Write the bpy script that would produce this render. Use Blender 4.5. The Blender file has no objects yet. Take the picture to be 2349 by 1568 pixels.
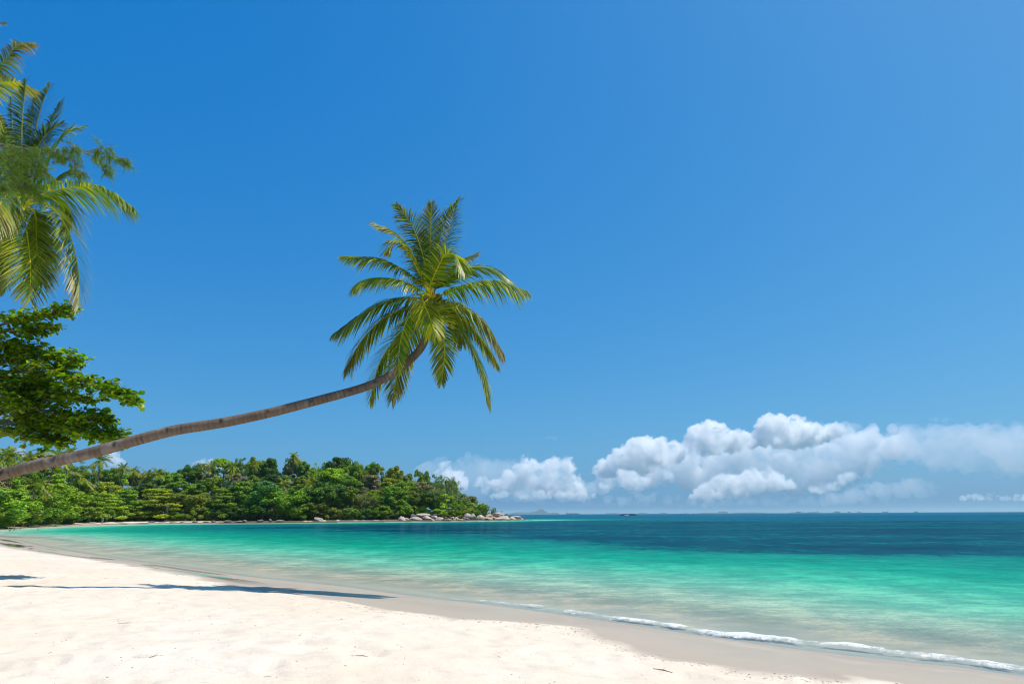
import bpy, bmesh, math, random
import numpy as np
from mathutils import Vector, Matrix, noise as mnoise

# ------------------------------------------------------------------ camera
scene = bpy.context.scene
COL = scene.collection
CAM_Z = 2.0
FPX = 683.0                                   # focal length in pixels of a 1024 px wide picture (24 mm on 36 mm)
PITCH = math.atan((513.7 - 341.5) / FPX)
cam_d = bpy.data.cameras.new('camera'); cam = bpy.data.objects.new('camera', cam_d)
COL.objects.link(cam)
cam_d.lens = 36.0 * FPX / 1024.0; cam_d.sensor_width = 36.0
cam_d.clip_start = 0.1; cam_d.clip_end = 200000.0
CAM_M = Matrix.Rotation(math.pi / 2 + PITCH, 4, 'X') @ Matrix.Rotation(math.radians(-0.30), 4, 'Z')
cam.matrix_world = Matrix.Translation((0, 0, CAM_Z)) @ CAM_M
scene.camera = cam
CAM_P = Vector((0, 0, CAM_Z))

def ray(px, py):
    """direction (world) through a point of the 1024 x 683 frame, scaled so that its y component is 1"""
    d = CAM_M.to_3x3() @ Vector(((px - 512.0) / FPX, -(py - 341.5) / FPX, -1.0))
    return d / d.y
def at(px, py, Y):
    return CAM_P + ray(px, py) * Y
def on_plane(px, py, z=0.0):
    d = ray(px, py); return CAM_P + d * ((z - CAM_Z) / d.z)

# ------------------------------------------------------------------ sun, sky, exposure
SUN_EL, SUN_AZ = math.radians(64), math.radians(12)     # azimuth from +X (right) towards +Y (away)
sun_v = Vector((math.cos(SUN_EL) * math.cos(SUN_AZ), math.cos(SUN_EL) * math.sin(SUN_AZ), math.sin(SUN_EL)))
sd = bpy.data.lights.new('sun', 'SUN'); sd.energy = 5.0; sd.angle = math.radians(0.5); sd.color = (1.0, 0.95, 0.87)
sun = bpy.data.objects.new('sun', sd); COL.objects.link(sun)
sun.rotation_euler = (-sun_v).to_track_quat('-Z', 'Y').to_euler()
sun.location = (0, 0, 60)
world = bpy.data.worlds.new('World'); scene.world = world; world.use_nodes = True
wn = world.node_tree; wn.nodes.clear()
w_out = wn.nodes.new('ShaderNodeOutputWorld'); w_bg = wn.nodes.new('ShaderNodeBackground')
w_sky = wn.nodes.new('ShaderNodeTexSky'); w_sky.sky_type = 'NISHITA'; w_sky.sun_disc = False
w_sky.sun_elevation = SUN_EL; w_sky.sun_rotation = math.pi / 2 - SUN_AZ
w_sky.air_density = 1.0; w_sky.dust_density = 1.5; w_sky.ozone_density = 6.0
# one even colour grade over the whole sky: deep, saturated tropical blue
w_sep = wn.nodes.new('ShaderNodeSeparateColor'); w_com = wn.nodes.new('ShaderNodeCombineColor')
wn.links.new(w_sky.outputs[0], w_sep.inputs[0])
def w_math(op, a, b):
    n = wn.nodes.new('ShaderNodeMath'); n.operation = op; wn.links.new(a, n.inputs[0]); n.inputs[1].default_value = b
    return n.outputs[0]
for i, (off, gain, power) in enumerate(((-0.083, 6.4, 1.0), (0.0, 8.25, 0.80), (0.0, 9.15, 0.40))):
    v = w_math('MULTIPLY', w_sep.outputs[i], 0.1); v = w_math('MAXIMUM', w_math('ADD', v, off), 0.003); v = w_math('POWER', v, power); v = w_math('MULTIPLY', v, gain)
    wn.links.new(v, w_com.inputs[i])
wn.links.new(w_com.outputs[0], w_bg.inputs['Color'])
w_bg.inputs['Strength'].default_value = 0.10
wn.links.new(w_bg.outputs[0], w_out.inputs[0])
scene.view_settings.view_transform = 'Standard'; scene.view_settings.look = 'None'
scene.view_settings.exposure = 0.0; scene.view_settings.gamma = 1.0
scene.render.engine = 'CYCLES'
cy = scene.cycles
cy.use_denoising = True; cy.filter_width = 1.1; cy.volume_step_rate = 0.5; cy.volume_max_steps = 256; cy.max_bounces = 64; cy.diffuse_bounces = 3; cy.glossy_bounces = 3
cy.transmission_bounces = 4; cy.transparent_max_bounces = 24; cy.volume_bounces = 60
cy.caustics_reflective = False; cy.caustics_refractive = False; cy.sample_clamp_indirect = 6.0; cy.sample_clamp_direct = 5.0

# ------------------------------------------------------------------ helpers
def mesh_obj(name, verts, faces, mat=None, parent=None, smooth=False, link=True):
    me = bpy.data.meshes.new(name)
    me.from_pydata([tuple(v) for v in verts], [], [tuple(f) for f in faces]); me.update()
    o = bpy.data.objects.new(name, me)
    if mat: me.materials.append(mat)
    if smooth: me.polygons.foreach_set('use_smooth', [True] * len(me.polygons))
    if parent: o.parent = parent
    if link: COL.objects.link(o)
    return o
def np_obj(name, V, F, mat=None, parent=None, smooth=False, mats=None, mat_idx=None, col=None):
    """mesh from numpy arrays; F is (n,3) or (n,4)"""
    me = bpy.data.meshes.new(name); V = np.asarray(V, dtype=np.float32); F = np.asarray(F, dtype=np.int32)
    k = F.shape[1]
    me.vertices.add(len(V)); me.vertices.foreach_set('co', V.ravel())
    me.loops.add(F.size); me.loops.foreach_set('vertex_index', F.ravel())
    me.polygons.add(len(F)); me.polygons.foreach_set('loop_start', np.arange(0, F.size, k, dtype=np.int32))
    me.polygons.foreach_set('loop_total', np.full(len(F), k, dtype=np.int32))
    for m in (mats or ([mat] if mat else [])): me.materials.append(m)
    if mat_idx is not None: me.polygons.foreach_set('material_index', np.asarray(mat_idx, dtype=np.int32))
    if smooth: me.polygons.foreach_set('use_smooth', np.ones(len(F), dtype=bool))
    me.update(calc_edges=True); me.validate()
    if col is not None:                                   # per-vertex colour attribute
        for nm, arr in col.items():
            arr = np.asarray(arr, dtype=np.float32)
            if arr.ndim == 1:
                a = me.attributes.new(nm, 'FLOAT', 'POINT'); a.data.foreach_set('value', arr)
            else:
                a = me.attributes.new(nm, 'FLOAT_COLOR', 'POINT')
                if arr.shape[1] == 3: arr = np.hstack([arr, np.ones((len(arr), 1), np.float32)])
                a.data.foreach_set('color', arr.ravel())
    o = bpy.data.objects.new(name, me)
    if parent: o.parent = parent
    COL.objects.link(o); return o
def empty(name, loc=(0, 0, 0), rz=0.0):
    o = bpy.data.objects.new(name, None); COL.objects.link(o); o.location = loc; o.rotation_euler = (0, 0, rz)
    o.empty_display_size = 0.3
    return o
def tag(o, label, cat, group=None, kind=None):
    if label: o['label'] = label
    if cat: o['category'] = cat
    if group: o['group'] = group
    if kind: o['kind'] = kind
    return o
def new_mat(name):
    m = bpy.data.materials.new(name); m.use_nodes = True; m.node_tree.nodes.clear()
    return m, m.node_tree
class NT:
    """short-hand for building node trees"""
    def __init__(s, name):
        s.m, s.t = new_mat(name); s.out = s.n('OutputMaterial')
    def n(s, typ, **kw):
        nd = s.t.nodes.new('ShaderNode' + typ)
        for k, v in kw.items():
            if k in nd.inputs: s.set(nd.inputs[k], v)
            else: setattr(nd, k, v)
        return nd
    def set(s, inp, v):
        if isinstance(v, bpy.types.NodeSocket): s.t.links.new(v, inp)
        else: inp.default_value = v
    def link(s, a, b): s.t.links.new(a, b)
    def math(s, op, a, b=None, clamp=False):
        nd = s.t.nodes.new('ShaderNodeMath'); nd.operation = op; nd.use_clamp = clamp
        s.set(nd.inputs[0], a)
        if b is not None: s.set(nd.inputs[1], b)
        return nd.outputs[0]
    def mix(s, fac, a, b, blend='MIX'):
        nd = s.t.nodes.new('ShaderNodeMix'); nd.data_type = 'RGBA'; nd.blend_type = blend
        s.set(nd.inputs[0], fac); s.set(nd.inputs[6], c4(a)); s.set(nd.inputs[7], c4(b)); return nd.outputs[2]
    def ramp(s, fac, stops, interp='LINEAR'):
        nd = s.t.nodes.new('ShaderNodeValToRGB'); nd.color_ramp.interpolation = interp
        els = nd.color_ramp.elements
        while len(els) < len(stops): els.new(0.5)
        for e, (p, c) in zip(els, stops): e.position = p; e.color = c4(c)
        s.set(nd.inputs[0], fac); return nd.outputs[0]
    def noise(s, vec, scale, detail=4, rough=0.5, dims='3D', out=0):
        nd = s.t.nodes.new('ShaderNodeTexNoise'); nd.noise_dimensions = dims
        if vec is not None: s.set(nd.inputs['Vector'], vec)
        nd.inputs['Scale'].default_value = scale; nd.inputs['Detail'].default_value = detail
        nd.inputs['Roughness'].default_value = rough
        return nd.outputs[out]
    def attr(s, name, out='Fac'):
        nd = s.t.nodes.new('ShaderNodeAttribute'); nd.attribute_name = name; return nd.outputs[out]
    def coord(s, which='Object'):
        return s.t.nodes.new('ShaderNodeTexCoord').outputs[which]
    def mapping(s, vec, scale=(1, 1, 1), rot=(0, 0, 0)):
        nd = s.t.nodes.new('ShaderNodeMapping'); s.set(nd.inputs['Vector'], vec)
        nd.inputs['Scale'].default_value = scale; nd.inputs['Rotation'].default_value = rot; return nd.outputs[0]
    def bump(s, h, strength=0.5, dist=0.1, normal=None):
        nd = s.t.nodes.new('ShaderNodeBump'); s.set(nd.inputs['Height'], h)
        nd.inputs['Strength'].default_value = strength; nd.inputs['Distance'].default_value = dist
        if normal is not None: s.set(nd.inputs['Normal'], normal)
        return nd.outputs[0]
    def done(s, shader, socket='Surface'):
        s.t.links.new(shader, s.out.inputs[socket]); return s.m
def c4(c):
    if isinstance(c, bpy.types.NodeSocket): return c
    if isinstance(c, (int, float)): return (c, c, c, 1.0)
    return tuple(c) if len(c) == 4 else tuple(c) + (1.0,)
# ------------------------------------------------------------------ noise and curve helpers (numpy)
_rs = np.random.RandomState(7); _PERM = _rs.permutation(512); _G = _rs.randn(512, 2); _G /= np.linalg.norm(_G, axis=1)[:, None]
def perlin(x, y):
    xi = np.floor(x).astype(np.int64); yi = np.floor(y).astype(np.int64); xf = x - xi; yf = y - yi
    def g(ix, iy):
        return _G[_PERM[(_PERM[ix & 511] + iy) & 511]]
    def dot(ix, iy, dx, dy):
        v = g(ix, iy); return v[..., 0] * dx + v[..., 1] * dy
    u = xf * xf * xf * (xf * (xf * 6 - 15) + 10); w = yf * yf * yf * (yf * (yf * 6 - 15) + 10)
    a = dot(xi, yi, xf, yf); b = dot(xi + 1, yi, xf - 1, yf); c = dot(xi, yi + 1, xf, yf - 1); d = dot(xi + 1, yi + 1, xf - 1, yf - 1)
    return (a + u * (b - a)) * (1 - w) + (c + u * (d - c)) * w
def fbm(x, y, oct=4):
    s = 0; a = 1.0
    for k in range(oct): s = s + a * perlin(x * 2 ** k + 17.3 * k, y * 2 ** k - 9.1 * k); a *= 0.5
    return s
def sstep(a, b, x):
    t = np.clip((np.asarray(x, float) - a) / (b - a), 0, 1); return t * t * (3 - 2 * t)
def poly_dist(P, L):
    """distance of the points P (n,2) to the polyline L (m,2)"""
    best = np.full(len(P), 1e18)
    for a, b in zip(L[:-1], L[1:]):
        ab = b - a; t = np.clip(((P - a) @ ab) / (ab @ ab), 0, 1)
        d = P - (a + t[:, None] * ab); best = np.minimum(best, (d * d).sum(1))
    return np.sqrt(best)
def inside(P, L):
    c = np.zeros(len(P), bool); x, y = P[:, 0], P[:, 1]
    for (x1, y1), (x2, y2) in zip(L, np.roll(L, -1, axis=0)):
        if y1 == y2: continue
        c ^= ((y1 > y) != (y2 > y)) & (x < (x2 - x1) * (y - y1) / (y2 - y1) + x1)
    return c
def smooth_line(pts, n=6):
    """Catmull-Rom through the points"""
    P = np.array(pts, float); P = np.vstack([2 * P[0] - P[1], P, 2 * P[-1] - P[-2]]); out = []
    for i in range(1, len(P) - 2):
        for k in range(n):
            t = k / n
            out.append(0.5 * (2 * P[i] + (P[i + 1] - P[i - 1]) * t + (2 * P[i - 1] - 5 * P[i] + 4 * P[i + 1] - P[i + 2]) * t * t
                              + (-P[i - 1] + 3 * P[i] - 3 * P[i + 1] + P[i + 2]) * t ** 3))
    out.append(P[-2]); return np.array(out)

# ------------------------------------------------------------------ the bay: waterline, dry-sand edge, foam line, reef
K = 1024.0 / 2349.0
def px_plane(pts, z=0.0, k=K): return [tuple(on_plane(x * k, y * k, z)[:2]) for x, y in pts]
near_w = px_plane([(2349, 1550), (2200, 1530), (2000, 1508), (1800, 1484), (1600, 1455), (1400, 1425), (1200, 1396), (1040, 1376), (950, 1366),
                   (820, 1348), (700, 1334), (560, 1320), (420, 1300), (250, 1277), (100, 1252), (0, 1231)])
far_w = [(-64, 82), (-73, 91), (-79, 103), (-86, 117), (-92, 133), (-96, 150), (-97, 168), (-90, 183), (-72, 191), (-50, 198), (-32, 207), (-14, 220), (0, 234), (7, 245)]
back_w = [(9, 252), (4, 262), (-18, 285), (-70, 330), (-200, 420), (-520, 600)]
W = smooth_line([(60, -60), (24, -12), (12, 3)] + near_w + far_w + back_w, 6)
LAND_W = np.vstack([W, [(-1500, 600), (-1500, -600), (60, -600)]])
near_d = px_plane([(2080, 1568), (1950, 1560), (1800, 1541), (1650, 1520), (1500, 1495), (1400, 1460), (1330, 1437), (1200, 1425), (1060, 1415), (900, 1398), (830, 1385), (700, 1362), (560, 1345),
                   (420, 1314), (250, 1287), (100, 1266), (0, 1250)], 0.35)
D = smooth_line([(50, -60), (17, -12), (8, 2)] + near_d + [(-47, 62), (-69, 80), (-80, 90), (-87, 104), (-93, 118), (-99, 133), (-102, 150), (-103, 168), (-95, 187), (-74, 196), (-51, 202), (-34, 211), (-16, 224), (-3, 237), (4, 246),
                   (3, 254), (-2, 260), (-22, 282), (-73, 325), (-200, 412), (-520, 590)], 6)
LAND_D = np.vstack([D, [(-1500, 590), (-1500, -600), (50, -600)]])
FOAM = smooth_line([tuple(on_plane(x, y)[:2]) for x, y in [(1060, 675), (1024, 669.5), (952, 659), (921, 655), (857, 647), (809, 642.5), (761, 637.5), (706, 632), (668, 625.3), (623, 619.3),
                    (578, 612.6), (533.6, 606), (489, 600.7), (452, 598.5), (429, 594), (390.6, 590)]], 6)
REEF = np.array(px_plane([(2800, 1276), (2349, 1273), (2000, 1269), (1700, 1263), (1500, 1256), (1400, 1249), (1250, 1236), (1100, 1227), (950, 1222), (850, 1217), (700, 1213), (560, 1209),
                 (700, 1204.5), (900, 1202), (1150, 1199), (1195, 1195)]) + [(200, 420), (2500, 1200), (2500, 200)])

def shore_terms(P):
    dW = poly_dist(P, W); dD = poly_dist(P, D); inW = inside(P, LAND_W); inD = inside(P, LAND_D)
    return dW, dD, inW, inD
def hill(x, y, s):
    """rise of the wooded ground behind the far shore"""
    fx = np.interp(x, [-220, -120, -70, -30, 0, 10], [0.55, 0.75, 1.0, 0.9, 0.42, 0.2])
    return fx * 12.0 * sstep(10, 75, s) * sstep(80, 150, y)
def depth_of(q):
    return np.interp(q, [0, 1.5, 4, 8, 13, 20, 35, 80, 400], [0, 0.10, 0.32, 0.8, 1.5, 2.4, 4.0, 6.0, 14.0])
def ground_z(P):
    dW, dD, inW, inD = shore_terms(P)
    t = dW / np.maximum(dW + dD, 1e-6)
    z = np.where(inD, 0.35 + 0.42 * (1 - np.exp(-dD / 5.0)), np.where(inW, 0.35 * t, -depth_of(dW)))
    z = z + np.where(inD, hill(P[:, 0], P[:, 1], dD), 0.0)
    return z, dW, dD, inW, inD
def gz(x, y): return float(ground_z(np.array([[x, y]]))[0][0])

# ground: one polar sheet centred under the camera, dense where the camera looks
ang = np.concatenate([np.linspace(-180, -52, 50, endpoint=False), np.linspace(-52, 52, 430, endpoint=False), np.linspace(52, 180, 50, endpoint=False)])
rad = np.concatenate([[0.3], 1.0 * (1500 / 1.0) ** np.linspace(0, 1, 500)])
A, R = np.meshgrid(np.radians(ang), rad)
GX, GY = (R * np.sin(A)).ravel(), (R * np.cos(A)).ravel()
P = np.stack([GX, GY], 1); Z, dW, dD, inW, inD = ground_z(P)
dry = np.where(inD, sstep(0.0, 0.5, dD), 0.0) * (R.ravel() < 70)
lump = 0.030 * fbm(GX * 0.9, GY * 0.9, 3) + 0.020 * fbm(GX * 2.6 + 5, GY * 2.6, 2)
Z = Z + dry * lump + np.where(inD, 0.10 * perlin(GX * 0.22, GY * 0.22) * sstep(0, 4, dD), 0) * (R.ravel() < 70)
rngf = np.random.RandomState(21)
for k in range(420):                                    # trodden sand: soft footprints
    r0 = 3.5 + 22 * rngf.rand() ** 0.8; a0 = math.radians(rngf.uniform(-48, 30)); cx, cy_ = r0 * math.sin(a0), r0 * math.cos(a0)
    th = rngf.uniform(0, math.pi); m = (abs(GX - cx) < 0.5) & (abs(GY - cy_) < 0.5)
    if not m.any(): continue
    dx, dy = GX[m] - cx, GY[m] - cy_; u = (dx * math.cos(th) + dy * math.sin(th)) / 0.17; v = (-dx * math.sin(th) + dy * math.cos(th)) / 0.10
    d2 = u * u + v * v
    Z[m] += dry[m] * rngf.uniform(0.5, 1.1) * (-0.035 * np.exp(-d2) + 0.014 * np.exp(-(np.sqrt(d2) - 1.6) ** 2 * 4))
na, nr = len(ang), len(rad)
I = np.arange(nr * na).reshape(nr, na); J = np.roll(I, -1, axis=1)
F = np.stack([I[:-1], J[:-1], J[1:], I[1:]], -1).reshape(-1, 4)[:, ::-1]
wet_edge = 0.35 + 0.30 * fbm(GX * 0.5, GY * 0.5, 3)
wet = np.where(inD, 1 - sstep(-0.25, 0.30, dD - 0.65 * fbm(GX * 0.6, GY * 0.6, 4) - 0.1), 1.0)
tW = np.where(inW, dW / np.maximum(dW + dD, 1e-6), 0.0)
shore_u = (GX * 0.75 - GY * 0.65)
pool = fbm(shore_u * 0.10 + 1.7, dW * 0.55 + 4.0, 3) + 0.25 * fbm(shore_u * 0.45, dW * 1.6, 2)
band = sstep(0.15, 0.40, tW) * (1 - sstep(0.82, 0.97, tW)) * inW * ~inD
film = np.where(inD, 0.0, np.clip(0.16 * (1 - sstep(0.45, 0.85, tW)) + sstep(0.02, 0.10, pool) * band * sstep(-5.5, -9.0, GX), 0, 1))
soil0 = inW * sstep(-90, -76, GX) * (GY > 160)
soil = np.where(inD, sstep(5.0, 9.0, dD - 6.0 * sstep(-70, -90, GX) * sstep(165, 150, GY) + 1.5 * perlin(GX * 0.15, GY * 0.15)), 0) * sstep(95, 112, GY + 0.35 * (GX + 100))
soil = np.maximum(soil, soil0 * 0.85)
ground = np_obj('ground', np.stack([GX, GY, Z], 1), F, None, smooth=True, col={'wet': wet, 'film': film, 'soil': soil, 'under': np.clip(-Z, 0, 3)})
ground['kind'] = 'structure'

def sand_material():
    nt = NT('beach_sand'); pos = nt.n('NewGeometry').outputs['Position']
    wetf, filmf, soilf = nt.attr('wet'), nt.attr('film'), nt.attr('soil')
    n_big = nt.noise(pos, 0.35, 3); n_mid = nt.noise(pos, 2.2, 5, 0.6); n_fine = nt.noise(pos, 26.0, 3, 0.6); n_grain = nt.noise(pos, 190.0, 2)
    dry_c = nt.mix(nt.ramp(n_big, [(0.38, 0), (0.66, 1)]), (0.690, 0.575, 0.440), (0.730, 0.632, 0.515))
    dry_c = nt.mix(nt.ramp(n_mid, [(0.50, 0), (0.72, 1)]), dry_c, (0.63, 0.525, 0.41))
    fleck = nt.ramp(nt.noise(pos, 9.0, 6, 0.75), [(0.66, 0), (0.74, 1)])
    dimple_shade = nt.ramp(nt.noise(nt.mapping(pos, (5.0, 11.0, 6.0), (0, 0, 0.3)), 1.0, 4, 0.6), [(0.62, 0), (0.72, 1)])  # short brown dashes: shade of the sand dimples painted into the colour
    fleck = nt.math('MAXIMUM', fleck, nt.math('MULTIPLY', dimple_shade, 0.8))
    dry_c = nt.mix(nt.math('MULTIPLY', fleck, 0.50), dry_c, (0.46, 0.35, 0.24))
    dry_c = nt.mix(nt.math('MULTIPLY', nt.ramp(n_grain, [(0.35, 1), (0.55, 0)]), 0.16), dry_c, (0.38, 0.31, 0.24))
    wet_c = nt.mix(n_mid, (0.395, 0.322, 0.240), (0.440, 0.362, 0.276))
    wet_c = nt.mix(nt.ramp(nt.attr('under'), [(0.0, 0), (0.06, 1)]), wet_c, (0.56, 0.49, 0.385))
    c = nt.mix(wetf, dry_c, wet_c)
    c = nt.mix(soilf, c, nt.mix(n_mid, (0.035, 0.024, 0.015), (0.075, 0.05, 0.03)))
    h = nt.math('ADD', nt.math('MULTIPLY', n_mid, 0.5), nt.math('MULTIPLY', n_fine, 0.16))
    # wind-blown dimples
    vor = nt.n('TexVoronoi'); vor.feature = 'SMOOTH_F1'; nt.set(vor.inputs['Vector'], nt.mix(0.12, pos, nt.noise(pos, 3.0, 2, out=1))); vor.inputs['Scale'].default_value = 4.2
    h = nt.math('ADD', h, nt.math('MULTIPLY', vor.outputs['Distance'], 0.55))
    b = nt.n('Bump'); nt.set(b.inputs['Height'], h); b.inputs['Distance'].default_value = 0.06
    nt.set(b.inputs['Strength'], nt.math('MULTIPLY', nt.math('SUBTRACT', 1.0, wetf), 0.95))
    p = nt.n('BsdfPrincipled'); nt.set(p.inputs['Base Color'], c)
    nt.set(p.inputs['Roughness'], nt.math('SUBTRACT', 0.95, nt.math('MULTIPLY', wetf, 0.35)))
    p.inputs['Specular IOR Level'].default_value = 0.2
    nt.link(b.outputs[0], p.inputs['Normal'])
    nt.set(p.inputs['Coat Weight'], nt.math('MULTIPLY', filmf, nt.math('SUBTRACT', 1.0, soilf)))
    p.inputs['Coat Roughness'].default_value = 0.02; p.inputs['Coat IOR'].default_value = 1.33
    return nt.done(p.outputs[0])
ground.data.materials.append(sand_material())

# ------------------------------------------------------------------ sea
ang = np.concatenate([np.linspace(-95, -50, 40, endpoint=False), np.linspace(-50, 50, 460, endpoint=False), np.linspace(50, 120, 50)])
rad = np.concatenate([4.0 * (400 / 4.0) ** np.linspace(0, 1, 420, endpoint=False), 400 * (45000 / 400) ** np.linspace(0, 1, 60)])
A, R = np.meshgrid(np.radians(ang), rad); r_ = R.ravel()
WX, WY = (R * np.sin(A)).ravel(), (R * np.cos(A)).ravel(); P = np.stack([WX, WY], 1)
dWw = poly_dist(P, W); landm = inside(P, LAND_W); q = np.where(landm, -dWw, dWw)
qn = q + 0.9 * fbm(WX * 0.10, WY * 0.10, 3) * sstep(2, 9, q) * 2.2
dep = np.where(q > 0, depth_of(np.maximum(qn, 0)), 0)
inR = inside(P, REEF); dR = poly_dist(P, np.vstack([REEF, REEF[:1]])); sR = np.where(inR, dR, -dR)
reef = sstep(-4.0, 4.5, sR + 5.0 * fbm(WX * 0.05, WY * 0.09, 5) * np.clip(r_ / 45, 0.6, 4))
shoalband = sstep(170, 215, r_ + 25 * fbm(WX * 0.008, WY * 0.03, 3)) * (1 - 0.45 * sstep(300, 420, r_)) * sstep(-10, 60, WX)
reef = reef * (1 - 0.75 * shoalband)
dF = poly_dist(P, FOAM); sideF = np.where(q > 0, 1, 0)
along = sstep(-3.5, 3.5, WX)                            # the little breaker dies out towards the left
brk = np.exp(-(dF / 0.22) ** 2) * along
nz = fbm(WX * 1.6, WY * 1.6, 4)
wfoam = 0.15 + 0.22 * np.clip(fbm(WX * 0.6, WY * 0.6, 2) + 0.4, 0, 1)
foam = np.clip(np.exp(-((dF - 0.10 * nz) / wfoam) ** 2) * (0.13 + 0.47 * along) * (1.0 + 1.0 * nz), 0, 1) * sstep(-7, -3, WX)
edge = np.exp(-((q - 0.12) / 0.10) ** 2) * np.clip(0.25 + 1.2 * nz, 0, 1) * 0.40
foam = np.maximum(foam, edge * (r_ < 60))
fade = 1 - sstep(25, 90, r_)
wz = (0.016 * fbm(WX * 0.55 + 0.3 * WY, WY * 1.1, 3) + 0.009 * fbm(WX * 2.1, WY * 3.0, 2)) * fade * sstep(0.0, 2.0, q)
wz = wz + brk * (0.045 + 0.05 * nz) * (q > -0.3)
na, nr = len(ang), len(rad); I = np.arange(nr * na).reshape(nr, na)
F = np.stack([I[:-1, :-1], I[:-1, 1:], I[1:, 1:], I[1:, :-1]], -1).reshape(-1, 4)[:, ::-1]
keep = (q[F] > -1.2).any(1)
F = F[keep]; used = np.unique(F); remap = np.full(len(WX), -1); remap[used] = np.arange(len(used))
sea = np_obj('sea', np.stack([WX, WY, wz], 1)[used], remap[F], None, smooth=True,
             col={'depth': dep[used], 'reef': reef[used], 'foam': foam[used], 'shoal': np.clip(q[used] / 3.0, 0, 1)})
sea['kind'] = 'structure'
def sea_material():
    nt = NT('sea_water'); pos = nt.n('NewGeometry').outputs['Position']
    dep, rf, fm = nt.attr('depth'), nt.attr('reef'), nt.attr('foam')
    d6 = nt.math('DIVIDE', dep, 6.0, True)
    col = nt.ramp(d6, [(0.0, (0.68, 0.58, 0.42)), (0.016, (0.61, 0.575, 0.40)), (0.045, (0.41, 0.54, 0.37)), (0.11, (0.170, 0.470, 0.300)), (0.20, (0.050, 0.400, 0.235)), (0.31, (0.006, 0.285, 0.160)), (0.60, (0.001, 0.135, 0.110)), (1.0, (0.0005, 0.078, 0.140))])
    patch = nt.noise(nt.mapping(pos, (0.035, 0.09, 0.05)), 1.0, 5, 0.6)
    reef_c = nt.mix(nt.ramp(patch, [(0.36, 0), (0.62, 1)]), (0.0003, 0.022, 0.036), (0.0006, 0.075, 0.082))
    col = nt.mix(rf, col, reef_c)
    # wavelets of many sizes: sky glint and dark slopes painted into the water colour
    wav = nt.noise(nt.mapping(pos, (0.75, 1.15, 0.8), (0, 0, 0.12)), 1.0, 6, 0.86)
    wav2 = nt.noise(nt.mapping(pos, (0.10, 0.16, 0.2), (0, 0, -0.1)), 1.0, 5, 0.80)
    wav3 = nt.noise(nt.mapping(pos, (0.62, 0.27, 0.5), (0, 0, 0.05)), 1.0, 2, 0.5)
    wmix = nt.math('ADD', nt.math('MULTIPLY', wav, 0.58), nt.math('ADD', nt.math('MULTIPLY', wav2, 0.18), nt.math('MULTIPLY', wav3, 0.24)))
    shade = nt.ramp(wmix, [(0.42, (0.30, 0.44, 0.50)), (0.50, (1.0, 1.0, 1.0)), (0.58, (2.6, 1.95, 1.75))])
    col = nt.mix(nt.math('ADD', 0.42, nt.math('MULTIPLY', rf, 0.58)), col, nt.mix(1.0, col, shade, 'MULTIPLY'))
    alpha = nt.ramp(d6, [(0.0, 0.0), (0.008, 0.18), (0.02, 0.45), (0.06, 0.78), (0.14, 0.94), (0.30, 1.0)])
    # ripples: three sizes of wavelet, longest crests across the view
    r1 = nt.noise(nt.mapping(pos, (0.5, 1.15, 1.0), (0, 0, 0.25)), 1.0, 4, 0.62)
    r2 = nt.noise(nt.mapping(pos, (1.6, 3.6, 1.0), (0, 0, -0.15)), 1.0, 4, 0.6)
    r3 = nt.noise(nt.mapping(pos, (0.12, 0.30, 1.0), (0, 0, 0.1)), 1.0, 3, 0.6)
    h = nt.math('ADD', nt.math('MULTIPLY', r1, 0.16), nt.math('ADD', nt.math('MULTIPLY', r2, 0.07), nt.math('ADD', nt.math('MULTIPLY', wav, 0.30), nt.math('MULTIPLY', r3, 0.45))))
    bn = nt.n('Bump'); nt.set(bn.inputs['Height'], h); bn.inputs['Distance'].default_value = 0.55
    nt.set(bn.inputs['Strength'], nt.math('MULTIPLY', nt.attr('shoal'), 0.85))
    nrm = bn.outputs[0]
    dif = nt.n('BsdfDiffuse'); nt.set(dif.inputs['Color'], col); nt.link(nrm, dif.inputs['Normal'])
    tr = nt.n('BsdfTransparent'); tr.inputs['Color'].default_value = (0.90, 0.97, 0.93, 1)
    body = nt.n('MixShader'); nt.set(body.inputs[0], alpha); nt.link(tr.outputs[0], body.inputs[1]); nt.link(dif.outputs[0], body.inputs[2])
    fr = nt.n('Fresnel'); fr.inputs['IOR'].default_value = 1.333; nt.link(nrm, fr.inputs['Normal'])
    gl = nt.n('BsdfGlossy'); gl.inputs['Roughness'].default_value = 0.06; gl.inputs['Color'].default_value = (0.36, 0.74, 0.85, 1); nt.link(nrm, gl.inputs['Normal'])
    fr2 = nt.math('MULTIPLY', fr.outputs[0], 0.22)      # wavelets shadow one another at grazing angles
    surf = nt.n('MixShader'); nt.set(surf.inputs[0], fr2); nt.link(body.outputs[0], surf.inputs[1]); nt.link(gl.outputs[0], surf.inputs[2])
    bub = nt.math('ADD', nt.math('MULTIPLY', nt.noise(pos, 6.0, 5, 0.7), 0.6), nt.math('MULTIPLY', nt.noise(pos, 30.0, 4, 0.7), 0.4))
    fmask = nt.ramp(nt.math('ADD', fm, nt.math('MULTIPLY', nt.math('SUBTRACT', bub, 0.5), 2.4)), [(0.30, 0), (0.66, 1)])
    fo = nt.n('BsdfDiffuse'); fo.inputs['Color'].default_value = (0.70, 0.69, 0.67, 1)
    fb = nt.n('Bump'); nt.set(fb.inputs['Height'], bub); fb.inputs['Strength'].default_value = 0.6; fb.inputs['Distance'].default_value = 0.05; nt.link(fb.outputs[0], fo.inputs['Normal'])
    fin = nt.n('MixShader'); nt.set(fin.inputs[0], nt.math('MULTIPLY', fmask, 0.92)); nt.link(surf.outputs[0], fin.inputs[1]); nt.link(fo.outputs[0], fin.inputs[2])
    return nt.done(fin.outputs[0])
sea.data.materials.append(sea_material())
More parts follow.
